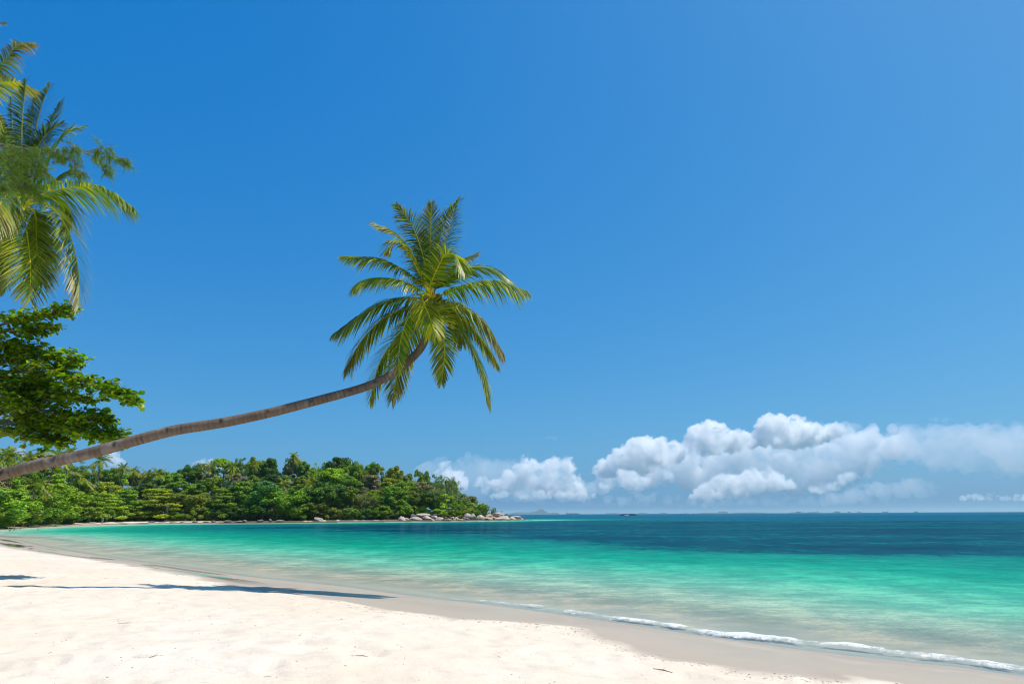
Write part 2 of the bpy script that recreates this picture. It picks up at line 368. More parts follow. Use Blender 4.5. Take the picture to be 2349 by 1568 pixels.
# ------------------------------------------------------------------ plant builders
def ico_arrays(sub):
    bm = bmesh.new(); bmesh.ops.create_icosphere(bm, subdivisions=sub, radius=1.0)
    V = np.array([v.co[:] for v in bm.verts]); F = np.array([[l.vert.index for l in f.loops] for f in bm.faces]); bm.free()
    return V, F
ICO2 = ico_arrays(2)
def tube(pts, radii, n=8, cap=True):
    """tapered tube along 3-D points; returns V, F(quads)"""
    P = np.array(pts, float); m = len(P); T = np.gradient(P, axis=0); T /= np.linalg.norm(T, axis=1)[:, None] + 1e-12
    ref = np.array([0, 0, 1.0]) if abs(T[0][2]) < 0.9 else np.array([1.0, 0, 0])
    a = np.cross(T[0], ref); a /= np.linalg.norm(a); V = []
    for i in range(m):
        a = a - T[i] * (a @ T[i]); a /= np.linalg.norm(a) + 1e-12; b = np.cross(T[i], a)
        th = np.linspace(0, 2 * np.pi, n, endpoint=False)
        V.append(P[i] + radii[i] * (np.cos(th)[:, None] * a + np.sin(th)[:, None] * b))
    V = np.vstack(V); I = np.arange(m * n).reshape(m, n); J = np.roll(I, -1, 1)
    F = np.stack([I[:-1], J[:-1], J[1:], I[1:]], -1).reshape(-1, 4)
    if cap:
        V = np.vstack([V, P[:1], P[-1:]]); c0, c1 = m * n, m * n + 1
        ends = [[c0, I[0, (k + 1) % n], I[0, k], I[0, k]] for k in range(n)] + [[c1, I[-1, k], I[-1, (k + 1) % n], I[-1, (k + 1) % n]] for k in range(n)]
        tri = np.array(ends)
        return V, F, tri[:, :3]
    return V, F, np.zeros((0, 3), int)
class Build:
    """collects quads and triangles (triangles kept apart so that a mesh is all triangles)"""
    def __init__(s): s.V, s.F, s.n, s.A = [], [], 0, {}
    def add(s, V, F, **attrs):
        F = np.asarray(F); V = np.asarray(V)
        if F.shape[1] == 4: F = np.vstack([F[:, [0, 1, 2]], F[:, [0, 2, 3]]])
        s.V.append(V); s.F.append(F + s.n); s.n += len(V)
        for k, v in attrs.items():
            v = np.asarray(v, float)
            if v.ndim == 0: v = np.full(len(V), float(v))
            elif v.ndim == 1 and v.shape[0] in (3, 4) and len(V) not in (3, 4): v = np.tile(v, (len(V), 1))
            s.A.setdefault(k, []).append(v)
    def tube(s, pts, radii, n=8, **attrs):
        V, F, T = tube(pts, radii, n); F = np.vstack([F[:, [0, 1, 2]], F[:, [0, 2, 3]], T]); s.add(V, F, **attrs)
    def obj(s, name, mat, parent=None, smooth=False):
        return np_obj(name, np.vstack(s.V), np.vstack(s.F), mat, parent, smooth, col={k: np.concatenate(v) for k, v in s.A.items()})
def leaf_quads(C, N, size, rs, asp=0.62):
    """rhombic leaves at C with normals N: returns V (4n,3), F (n,4)"""
    n = len(C); N = N / (np.linalg.norm(N, axis=1)[:, None] + 1e-9)
    r = rs.randn(n, 3); a = np.cross(N, r); a /= np.linalg.norm(a, axis=1)[:, None] + 1e-9; b = np.cross(N, a)
    s = size[:, None] if np.ndim(size) else size
    V = np.stack([C - a * s, C + b * s * asp - N * s * 0.12, C + a * s, C - b * s * asp - N * s * 0.12], 1).reshape(-1, 3)
    return V, np.arange(4 * n).reshape(n, 4)
def rdir(rs, n, up=0.0):
    v = rs.randn(n, 3); v /= np.linalg.norm(v, axis=1)[:, None]; v[:, 2] += up
    return v / np.linalg.norm(v, axis=1)[:, None]

def foliage_mat(name, transl=0.30, rough=0.55, own_color=True):
    nt = NT(name); t = nt.attr('tint')
    if own_color:
        oc = nt.n('ObjectInfo').outputs['Color']
        c = nt.mix(1.0, oc, nt.ramp(t, [(0.0, (0.50, 0.56, 0.50)), (0.5, (1.0, 1.0, 1.0)), (1.0, (1.75, 1.45, 1.2))]), 'MULTIPLY')
    else:
        c = nt.attr('hue', 'Color')
    d = nt.n('BsdfPrincipled'); nt.set(d.inputs['Base Color'], c); d.inputs['Roughness'].default_value = rough
    d.inputs['Specular IOR Level'].default_value = 0.25
    tl = nt.n('BsdfTranslucent'); nt.set(tl.inputs['Color'], nt.mix(1.0, c, (1.15, 1.25, 0.45), 'MULTIPLY'))
    m = nt.n('MixShader'); m.inputs[0].default_value = transl; nt.link(d.outputs[0], m.inputs[1]); nt.link(tl.outputs[0], m.inputs[2])
    return nt.done(m.outputs[0])
M_FOL = foliage_mat('tree_foliage', 0.25)
M_FROND = foliage_mat('frond_leaf', 0.42, 0.42, own_color=False)
M_LEAF = foliage_mat('almond_leaf', 0.48, 0.42, own_color=False)
def bark_mat(name, c1, c2, scale=3.0):
    nt = NT(name); co = nt.coord('Object'); n = nt.noise(co, scale, 6, 0.65); n2 = nt.noise(nt.mapping(co, (1, 1, 0.2)), scale * 6, 4, 0.6)
    c = nt.mix(n, c1, c2); c = nt.mix(nt.math('MULTIPLY', n2, 0.5), c, tuple(x * 0.45 for x in c1))
    p = nt.n('BsdfPrincipled'); nt.set(p.inputs['Base Color'], c); p.inputs['Roughness'].default_value = 0.85
    nt.link(nt.bump(n2, 0.7, 0.03), p.inputs['Normal']); return nt.done(p.outputs[0])
M_BARK = bark_mat('grey_bark', (0.16, 0.125, 0.095), (0.30, 0.26, 0.21))

# ------------------------------------------------------------------ broadleaf trees of the wood: prototypes about 11 m tall
def crown_proto(kind, seed):
    rs = np.random.RandomState(seed); H = 11.0; blobs = []
    if kind == 'round':
        for k in range(64):
            d = rdir(rs, 1)[0]; r = rs.uniform(0.50, 1.0); z = 0.62 + 0.34 * d[2] * r
            blobs.append((d[0] * r * 0.40 * H, d[1] * r * 0.40 * H, z * H, rs.uniform(0.070, 0.135) * H, 0.72))
        nl, ls = 190, (0.15, 0.30)
    elif kind == 'lobed':
        cen = [(rs.uniform(-.28, .28) * H, rs.uniform(-.28, .28) * H, rs.uniform(.45, .86) * H, rs.uniform(.13, .21) * H) for _ in range(9)]
        for cx, cy_, cz, cr in cen:
            for k in range(10):
                d = rdir(rs, 1, 0.3)[0]; blobs.append((cx + d[0] * cr, cy_ + d[1] * cr, cz + d[2] * cr * 0.8, rs.uniform(0.045, 0.085) * H, 0.75))
        nl, ls = 130, (0.13, 0.26)
    elif kind == 'tiered':
        for k in range(8):
            f = k / 7.0; z = (0.20 + 0.76 * f) * H; rr = (0.52 - 0.34 * f ** 1.4) * H
            for j in range(int(15 - 7 * f)):
                th = rs.uniform(0, 2 * np.pi); q_ = rr * math.sqrt(rs.uniform(0.05, 1.0))
                blobs.append((q_ * math.cos(th), q_ * math.sin(th), z + rs.uniform(-0.03, 0.03) * H - 0.10 * q_, rs.uniform(0.09, 0.14) * H, 0.40))
        nl, ls = 150, (0.16, 0.32)
    elif kind == 'airy':
        for k in range(85):
            d = rdir(rs, 1)[0]; r = rs.uniform(0.25, 1.0); z = 0.62 + 0.36 * d[2] * r
            blobs.append((d[0] * r * 0.36 * H, d[1] * r * 0.36 * H, z * H, rs.uniform(0.035, 0.07) * H, 0.85))
        nl, ls = 70, (0.09, 0.19)
    elif kind == 'bush':
        for k in range(60):
            d = rdir(rs, 1, 0.25)[0]; r = rs.uniform(0.5, 1.0); z = max(0.10, 0.42 + 0.5 * d[2] * r)
            blobs.append((d[0] * r * 0.62 * H, d[1] * r * 0.62 * H, z * H, rs.uniform(0.08, 0.14) * H, 0.8))
        nl, ls = 170, (0.17, 0.34)
    else:                                                # dry: thin crown of bare twigs and few leaves
        for k in range(90):
            d = rdir(rs, 1, 0.2)[0]; r = rs.uniform(0.3, 1.0); z = 0.60 + 0.38 * d[2] * r
            blobs.append((d[0] * r * 0.38 * H, d[1] * r * 0.38 * H, z * H, rs.uniform(0.04, 0.075) * H, 0.9))
        nl, ls = 46, (0.07, 0.15)
    b = Build()
    for x, y, z, r, sq in blobs:
        n = int(nl * rs.uniform(0.75, 1.25)); d = rdir(rs, n, 0.35); rad_ = r * rs.uniform(0.55, 1.12, n)
        C = np.stack([x + d[:, 0] * rad_, y + d[:, 1] * rad_, z + d[:, 2] * rad_ * sq], 1)
        N = d * 0.8 + rs.randn(n, 3) * 0.5; N[:, 2] += 0.35
        V, F = leaf_quads(C, N, rs.uniform(ls[0], ls[1], n), rs)
        tint = np.clip(rs.uniform(0.30, 0.62) + 0.16 * rs.randn(n), 0, 1)
        b.add(V, F, tint=np.repeat(tint, 4))
    t = Build(); zt = 0.55 * H if kind != 'bush' else 0.3 * H
    lean = rs.uniform(-0.5, 0.5, 2); top = np.array([lean[0], lean[1], zt])
    pts = [np.array([0, 0, -0.6]), np.array([lean[0] * 0.2, lean[1] * 0.3, zt * 0.4]), top, top + np.array([lean[0] * 0.6, lean[1] * .3, 0.25 * H])]
    r0 = 0.021 * H; t.tube(smooth_line(pts, 4), np.linspace(r0, r0 * 0.35, 13), 7)
    for k in np.linspace(0, len(blobs) - 1, 22 if kind in ('dry', 'airy') else 13).astype(int):
        bx, by, bz, br, _ = blobs[k]; f = rs.uniform(0.5, 1.0); s0 = np.array([lean[0] * f, lean[1] * f, zt * f]); e = np.array([bx, by, bz])
        mid = (s0 + e) / 2 + np.array([0, 0, -0.06 * H]) + rs.randn(3) * 0.25
        t.tube(smooth_line([s0, mid, e], 3), np.linspace(r0 * 0.42, r0 * 0.10, 7), 5)
        if kind == 'dry':
            for j in range(5): t.tube([e, e + rdir(rs, 1, 0.4)[0] * rs.uniform(0.5, 1.3)], [r0 * 0.10, r0 * 0.03], 3)
    return b, t
PROTO = {}
def proto(kind, seed):
    if (kind, seed) not in PROTO:
        b, t = crown_proto(kind, seed * 13 + 5); c = b.obj('crown', M_FOL); k = t.obj('trunk', M_BARK, smooth=True)
        PROTO[(kind, seed)] = (c.data, k.data); bpy.data.objects.remove(c); bpy.data.objects.remove(k)
    return PROTO[(kind, seed)]
ORD = ['', 'first', 'second', 'third', 'fourth', 'fifth', 'sixth', 'seventh', 'eighth', 'ninth', 'tenth', 'eleventh', 'twelfth', 'thirteenth', 'fourteenth', 'fifteenth', 'sixteenth',
       'seventeenth', 'eighteenth', 'nineteenth', 'twentieth'] + ['twenty-' + w for w in ('first', 'second', 'third', 'fourth', 'fifth', 'sixth', 'seventh', 'eighth', 'ninth')] + ['thirtieth'] + \
      ['thirty-' + w for w in ('first', 'second', 'third', 'fourth', 'fifth', 'sixth', 'seventh', 'eighth', 'ninth')] + ['fortieth'] + \
      ['forty-' + w for w in ('first', 'second', 'third', 'fourth', 'fifth', 'sixth', 'seventh', 'eighth', 'ninth')] + ['fiftieth']
COLS = {'deep green': (0.075, 0.165, 0.010), 'mid green': (0.190, 0.330, 0.012), 'bright green': (0.310, 0.470, 0.012), 'yellow-green': (0.380, 0.450, 0.015),
        'olive green': (0.240, 0.290, 0.022), 'blue-green': (0.100, 0.240, 0.030), 'brownish': (0.270, 0.220, 0.090), 'grey-green': (0.230, 0.280, 0.095)}
KINDW = {'round': 'round-crowned tree', 'lobed': 'broad lobed tree', 'tiered': 'tree with flat tiers', 'airy': 'thin airy tree', 'bush': 'dense bushy tree', 'dry': 'half-bare tree'}
def put_tree(kind, seed, loc, H, wide, colour, rz, label, group, name='broadleaf_tree'):
    cme, tme = proto(kind, seed); o = empty(name, loc, rz); s = H / 11.0; o.scale = (s * wide, s * wide, s)
    tag(o, label, 'tree', group)
    c = bpy.data.objects.new('crown', cme); t = bpy.data.objects.new('trunk', tme)
    for ch in (c, t): COL.objects.link(ch); ch.parent = o
    c.color = tuple(colour) + (1,); return o

# far shore in picture columns: depth of the waterline per column
SHORE = [(-90, 88), (-60, 92), (0, 104), (39, 128), (87, 153), (152, 186), (230, 193), (305, 199), (392, 211), (450, 221), (501, 236), (522, 246)]
def shore_y(px): return float(np.interp(px, [a for a, b in SHORE], [b for a, b in SHORE]))
SKY = [(-90, 446), (-60, 444), (0, 449), (26, 458), (52, 452), (87, 458), (113, 468), (144, 469), (174, 471), (196, 464), (231, 458), (262, 456), (300, 455), (314, 460), (336, 453), (362, 460), (392, 466), (418, 467), (436, 473), (453, 482), (466, 491), (480, 502), (492, 508), (505, 514)]
def sky_y(px): return float(np.interp(px, [a for a, b in SKY], [b for a, b in SKY]))
def base_y(px): return float(np.interp(px, [0, 87, 152, 305, 501], [526, 523, 521.5, 520.5, 518.5]))
rt = random.Random(11)
def row(columns, back, frac, rowname, kinds, cols, wid, group):
    """one row of trees: columns in the picture, metres behind the shore, how far below the skyline the tops are"""
    for i, px in enumerate(columns):
        px = px + rt.uniform(-3, 3); Y = shore_y(px) + back + rt.uniform(-5, 5) * (1 if back > 15 else 0.4) + 9.0 * min(1.0, max(0.0, (165 - px) / 60.0)); x = (px - 512) / FPX * Y
        ytop = sky_y(px) + frac * (base_y(px) - sky_y(px)) + rt.uniform(-4, 4) * (0.6 if frac == 0 else 1)
        ztop = at(px, ytop, Y).z; zg = gz(x, Y); H = max(3.0, ztop - zg) * 1.02
        kind = kinds[i % len(kinds)] if isinstance(kinds, list) else rt.choice(kinds.split())
        cn = cols[i % len(cols)] if isinstance(cols, list) else rt.choice(cols.split(','))
        jit = rt.uniform(0.85, 1.18); colr = [v * jit * rt.uniform(0.93, 1.07) for v in COLS[cn]]
        w = wid * rt.uniform(0.85, 1.25) * min(1.6, max(0.8, 12.0 / H))
        put_tree(kind, rt.randint(1, 2), (x, Y, zg - 0.1), H, w, colr, rt.uniform(0, 6.28), f'{cn} {KINDW[kind]} {rowname}, {ORD[i + 1]} from the left', group)
ridge = [x for x in range(-78, 482, 16)]
row(ridge, 62, 0.0, 'on the far ridge', 'round lobed round airy lobed', 'mid green,deep green,olive green,mid green,bright green,grey-green', 0.85, 'trees on the ridge of the far wood')
slope = [x for x in range(-80, 486, 18)]
row(slope, 36, 0.26, 'on the far slope', 'round lobed round tiered dry lobed', 'mid green,bright green,deep green,olive green,yellow-green,brownish,mid green', 0.95, 'trees halfway up the far wood')
front = [(-60, 'bush', 'mid green'), (-38, 'bush', 'deep green'), (-14, 'bush', 'mid green'), (14, 'bush', 'mid green'), (38, 'bush', 'mid green'), (62, 'bush', 'bright green'), (92, 'tiered', 'mid green'), (112, 'tiered', 'bright green'), (136, 'tiered', 'mid green'), (164, 'tiered', 'yellow-green'),
         (186, 'lobed', 'olive green'), (206, 'round', 'olive green'), (228, 'tiered', 'mid green'), (248, 'tiered', 'mid green'), (270, 'round', 'blue-green'), (292, 'bush', 'mid green'), (314, 'lobed', 'mid green'), (332, 'round', 'deep green'), (350, 'lobed', 'olive green'),
         (368, 'dry', 'olive green'), (382, 'lobed', 'bright green'), (398, 'round', 'mid green'), (414, 'lobed', 'olive green'), (428, 'round', 'deep green'), (441, 'lobed', 'bright green'), (455, 'airy', 'mid green'), (468, 'bush', 'olive green'), (480, 'airy', 'grey-green')]
row([f[0] for f in front], 11, 0.42, 'at the far shore', [f[1] for f in front], [f[2] for f in front], 1.0, 'trees at the shore edge of the far wood')
skirt = [x for x in range(-54, 486, 17)]
row(skirt, 6.5, 0.74, 'low at the far waterline', 'bush bush lobed', 'mid green,deep green,bright green,mid green,olive green', 0.9, 'low shrubs along the far shore')
for i, (px, ytop, kd, cn, lab) in enumerate([(486, 503, 'airy', 'mid green', 'small wind-bent green tree over the outermost boulders'), (493, 506, 'airy', 'grey-green', 'last sparse little tree on the rocky point'),
                                       (448, 474, 'dry', 'grey-green', 'bare flat-topped tree sticking out above the headland slope')]):
    Y = shore_y(px) + (9 if i < 2 else 25); x = (px - 512) / FPX * Y; zg = gz(x, Y); H = at(px, ytop, Y).z - zg
    put_tree(kd, 2, (x, Y, zg - 0.05), max(H, 2.2), 1.0, COLS[cn], 0.7 * i, lab, None)

# undergrowth on the forest floor: nobody could count it
rs = np.random.RandomState(5); n = 26000; upx = rs.uniform(-50, 496, n)
uy = np.interp(upx, [a for a, b in SHORE], [b for a, b in SHORE]) + 7 + 9.0 * np.clip((165 - upx) / 60.0, 0, 1) + 55 * rs.rand(n) ** 1.6; ux = (upx - 512) / FPX * uy
uz = ground_z(np.stack([ux, uy], 1))[0]
cl = fbm(ux * 0.25, uy * 0.25, 2); C = np.stack([ux, uy, uz + rs.rand(n) ** 1.4 * (1.6 + 2.2 * np.clip(cl, 0, 1))], 1); N = rdir(rs, n, 0.5)
V, F = leaf_quads(C, N, rs.uniform(0.22, 0.5, n), rs)
under = np_obj('undergrowth', V, F, M_FOL, col={'tint': np.repeat(np.clip(0.35 + 0.2 * rs.randn(n), 0, 1), 4)})
under.color = COLS['deep green'] + (1,); tag(under, 'dark tangled undergrowth on the floor of the far wood', 'undergrowth', kind='stuff')

# ------------------------------------------------------------------ palms
G_DARK, G_MID, G_YEL, G_LIME, BROWN, STRAW = (0.024, 0.070, 0.006), (0.090, 0.170, 0.010), (0.560, 0.490, 0.012), (0.270, 0.420, 0.014), (0.26, 0.16, 0.06), (0.52, 0.42, 0.25)
def frond_geo(pts, n=80, lmax=0.62, wl=0.037, droop=0.5, roll=0.0, seed=0, tone=0.4, dry=0.1, side_ref=None, r0=0.024):
    """one pinnate leaf along 3-D control points: returns (leaflets Build, midrib Build)"""
    rs = np.random.RandomState(seed); Cv = smooth_line([np.array(p, float) for p in pts], 12)
    seg = np.r_[0, np.cumsum(np.linalg.norm(np.diff(Cv, axis=0), axis=1))]; L = seg[-1]
    chord = Cv[-1] - Cv[0]; chord /= np.linalg.norm(chord)
    hz = np.array([chord[0], chord[1], 0])
    if side_ref is not None: S = np.array(side_ref, float)
    elif np.linalg.norm(hz) > 0.45: S = np.cross(hz, [0, 0, 1.0])
    else: S = np.cross(chord, [0.25, 1.0, 0])
    S /= np.linalg.norm(S)
    lf, rb = Build(), Build(); T = np.gradient(Cv, axis=0); T /= np.linalg.norm(T, axis=1)[:, None]
    rb.tube(Cv, np.interp(seg / L, [0, 0.12, 1], [r0 * 1.25, r0, r0 * 0.16]), 6,
            hue=np.tile(np.array(G_YEL) * (0.75 + 0.9 * tone), (len(Cv) * 6 + 2, 1)))
    us = np.linspace(0.13, 1.0, n); down = np.array([0, 0, -1.0])
    allV, allF, allC = [], [], []; k = 0
    for sgn in (-1, 1):
        for u in us:
            u = min(1.0, u + rs.uniform(-0.3, 0.3) / n); s = u * L
            p = np.array([np.interp(s, seg, Cv[:, c]) for c in range(3)]); t = np.array([np.interp(s, seg, T[:, c]) for c in range(3)]); t /= np.linalg.norm(t)
            sd = S - t * (S @ t); sd /= np.linalg.norm(sd); nn = np.cross(sd, t)
            if nn[2] < 0: nn = -nn
            sd = sd * math.cos(roll) + nn * math.sin(roll); nn = np.cross(sd, t); nn = nn if nn[2] > 0 else -nn
            be = math.radians(24 + 40 * u ** 1.5 + rs.uniform(-7, 7))
            d = sgn * sd * math.cos(be) + t * math.sin(be) + nn * (0.28 - 0.3 * u + rs.uniform(-0.08, 0.08))
            d /= np.linalg.norm(d)
            ll = lmax * (0.42 + 0.58 * math.sin(math.pi * min(1, 0.12 + 0.80 * u)) ** 0.8) * (1 - 0.45 * sstep(0.75, 1.0, u)) * rs.uniform(0.86, 1.08)
            dr = droop * rs.uniform(0.7, 1.35)
            sp = np.array([0, 0.35, 0.72, 1.0]); q = p + d * (sp * ll)[:, None] + down * (dr * ll * sp ** 2)[:, None]
            wv = t - d * (t @ d); wv /= np.linalg.norm(wv); wv = wv * math.cos(0.5) + np.cross(d, wv) * math.sin(0.5) * sgn
            w = wl * np.array([0.55, 1.0, 0.72, 0.06])[:, None] * 0.5
            allV.append(np.vstack([q - wv * w, q + wv * w])); allF.append(np.array([[0, 4, 5, 1], [1, 5, 6, 2], [2, 6, 7, 3]]) + k); k += 8
            tn = np.clip(tone + 0.08 + 0.27 * rs.randn(), 0, 1)
            base = np.array(G_DARK) * (1 - tn) + np.array(G_LIME) * tn if tn < 0.8 else np.array(G_LIME) * (1 - (tn - .8) * 5) + np.array(G_YEL) * (tn - .8) * 5
            dd = dry * (0.25 + 1.3 * u ** 2) * rs.uniform(0.2, 1.6); cc = np.tile(base, (8, 1)); tipw = np.tile(np.array([0.0, 0.15, 0.5, 1.0]), 2) * min(1, dd * 1.6) + dd * 0.45
            brn = np.array(BROWN) if rs.rand() < 0.6 else np.array(STRAW)
            cc = cc * (1 - np.clip(tipw, 0, 1))[:, None] + brn * np.clip(tipw, 0, 1)[:, None]; allC.append(cc)
    lf.add(np.vstack(allV), np.vstack(allF), hue=np.vstack(allC)); return lf, rb
def make_frond(root, pts, label=None, **kw):
    lf, rb = frond_geo(pts, **kw); loc = np.array(pts[0], float) - np.array(root.location)
    lf.V = [v - np.array(pts[0]) for v in lf.V]; rb.V = [v - np.array(pts[0]) for v in rb.V]
    f = lf.obj('frond', M_FROND, root); f.location = loc; m = rb.obj('midrib', M_FROND, f, smooth=True)
    if label: f['label'] = label
    return f

def trunk_material():
    nt = NT('palm_trunk_bark'); co = nt.coord('Object'); n = nt.noise(co, 2.2, 5, 0.6); nf = nt.noise(co, 40.0, 4, 0.7); al = nt.attr('along'); sc = nt.attr('scar'); ring = nt.attr('ring')
    c = nt.mix(nt.ramp(n, [(0.3, 0), (0.7, 1)]), (0.140, 0.092, 0.060), (0.215, 0.158, 0.112))
    c = nt.mix(nt.math('MULTIPLY', nt.ramp(nt.noise(co, 7.0, 5, 0.7), [(0.52, 0), (0.70, 1)]), 0.5), c, (0.26, 0.20, 0.15))
    c = nt.mix(nt.math('MULTIPLY', ring, 0.85, True), c, (0.065, 0.047, 0.036))
    c = nt.mix(nt.math('MULTIPLY', nt.ramp(nf, [(0.5, 0), (0.75, 1)]), 0.35), c, (0.08, 0.06, 0.05))
    c = nt.mix(nt.math('MULTIPLY', nt.ramp(nt.noise(co, 1.1, 3, 0.6), [(0.54, 0), (0.64, 1)]), 0.55), c, (0.31, 0.275, 0.235))
    c = nt.mix(nt.math('MULTIPLY', sc, 0.75), c, (0.04, 0.025, 0.018))  # dark cut wood, with the shade inside the dents painted in
    p = nt.n('BsdfPrincipled'); nt.set(p.inputs['Base Color'], c); p.inputs['Roughness'].default_value = 0.8; p.inputs['Specular IOR Level'].default_value = 0.25
    nt.link(nt.bump(nf, 0.5, 0.015), p.inputs['Normal']); return nt.done(p.outputs[0])
M_TRUNK = trunk_material()
def palm_trunk(root, pts, radii, step=0.035, nseg=22, notches=(), seed=0):
    """ringed trunk; notches: (fraction along, angle-facing direction, size) dents cut for climbing"""
    rs = np.random.RandomState(seed); Cv = smooth_line([np.array(p, float) for p in pts], 14); seg = np.r_[0, np.cumsum(np.linalg.norm(np.diff(Cv, axis=0), axis=1))]; L = seg[-1]
    m = int(L / step); s = np.linspace(0, L, m); P = np.stack([np.interp(s, seg, Cv[:, c]) for c in range(3)], 1)
    R0 = np.interp(s / L, np.linspace(0, 1, len(radii)), radii)
    ph = np.cumsum(rs.uniform(0.75, 1.25, m)) * step / 0.105; fr = ph % 1.0
    amp = 0.5 + 0.9 * rs.rand(m // 3 + 2)[np.minimum((ph * 1.0).astype(int), m // 3)]; ring = np.exp(-((fr - 0.5) / 0.13) ** 2) * amp; R0 = R0 * (1 + 0.035 * (0.5 - fr) * amp - 0.045 * ring)
    V, F, Tr = tube(P, R0, nseg); th = np.tile(np.arange(nseg), m)
    co = np.repeat(np.arange(m), nseg); body = V[:m * nseg]; ctr = P[co]; out = body - ctr; rr = np.linalg.norm(out, axis=1); out /= rr[:, None]
    bump = 0.055 * fbm(co * 0.05 + 3, th * 0.35, 4) + 0.045 * perlin(co * 0.011 + seed, th * 0.0 + 0.5)
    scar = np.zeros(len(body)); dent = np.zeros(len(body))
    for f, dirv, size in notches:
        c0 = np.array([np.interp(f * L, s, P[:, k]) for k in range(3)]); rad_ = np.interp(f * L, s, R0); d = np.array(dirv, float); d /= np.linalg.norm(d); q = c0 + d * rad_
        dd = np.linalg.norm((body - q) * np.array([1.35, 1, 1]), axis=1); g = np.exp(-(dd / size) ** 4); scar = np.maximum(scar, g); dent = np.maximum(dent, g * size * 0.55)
    body = ctr + out * (rr * (1 + bump) - dent)[:, None]; V = np.vstack([body, V[m * nseg:]])
    F = np.vstack([F[:, [0, 1, 2]], F[:, [0, 2, 3]], Tr])
    ringa = np.concatenate([np.repeat(ring, nseg) * (0.6 + 0.4 * rs.rand(m * nseg)), [0, 0]]); scar_shade_a = np.concatenate([scar, [0, 0]]); ala = np.concatenate([np.repeat(s / L, nseg), [0, 1]])
    return np_obj('trunk', V - np.array(root.location), F, M_TRUNK, root, smooth=True, col={'ring': ringa, 'scar': scar_shade_a, 'along': ala})
def nut(root, c, r, seed):
    V, F = ICO2; v = V * np.array([r, r, r * 1.2]); v[:, 2] *= 1 + 0.12 * np.sin(v[:, 0] / r * 2); b = Build(); b.add(v, F, hue=np.tile(np.array([(0.16, 0.17, 0.02), (0.24, 0.17, 0.04)][seed % 2]), (len(v), 1)))
    o = b.obj('coconut', M_FROND, root, smooth=True); o.location = Vector(c) - root.location; return o

# the leaning palm, laid out from the photograph and set 15.5 to 17.5 m away
def tp(x, y, Y): return at(x * K, y * K, Y)
tr_pts = [Vector((-18.2, 15.0, 0.35)), Vector((-16.6, 15.15, 1.15)), tp(-110, 1117, 15.3), tp(0, 1088, 15.5), tp(100, 1062, 15.58), tp(200, 1040, 15.66), tp(300, 1012, 15.75), tp(400, 986, 15.85), tp(500, 970, 15.95), tp(600, 950, 16.1),
          tp(700, 925, 16.3), tp(800, 898, 16.55), tp(850, 882, 16.7), tp(900, 857, 16.85), tp(940, 825, 17.0), tp(968, 793, 17.15), tp(984, 745, 17.3), tp(990, 690, 17.4)]
palm = empty('leaning_coconut_palm', (-18.2, 15.0, gz(-18.2, 15.0)))
tag(palm, 'long leaning coconut palm whose trunk stretches from the left edge over the beach', 'palm tree')
def cum_frac(pts, px):
    c = smooth_line([np.array(p, float) for p in pts], 14); seg = np.r_[0, np.cumsum(np.linalg.norm(np.diff(c, axis=0), axis=1))]
    pxs = np.array([512 + FPX * p[0] / ((p[1]) * math.cos(PITCH) + (p[2] - CAM_Z) * math.sin(PITCH)) for p in c]); i = int(np.argmin(abs(pxs - px))); return seg[i] / seg[-1]
nts = [(x / 4.0, z) for x, z in ((12, 0.07), (215, 0.11), (460, 0.07), (668, 0.05), (879, 0.06), (1064, 0.045), (1248, 0.055), (1402, 0.045), (1498, 0.05))]
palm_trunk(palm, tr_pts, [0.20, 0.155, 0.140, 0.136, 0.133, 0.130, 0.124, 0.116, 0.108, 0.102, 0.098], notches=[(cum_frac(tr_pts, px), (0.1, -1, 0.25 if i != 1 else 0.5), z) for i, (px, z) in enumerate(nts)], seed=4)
CC = at(431.6, 296.6, 17.4)                              # heart of the crown
def zp(X, Yz, dY): return at(325 + X * 0.14028, 190 + Yz * 0.14028, 17.4 + dY)
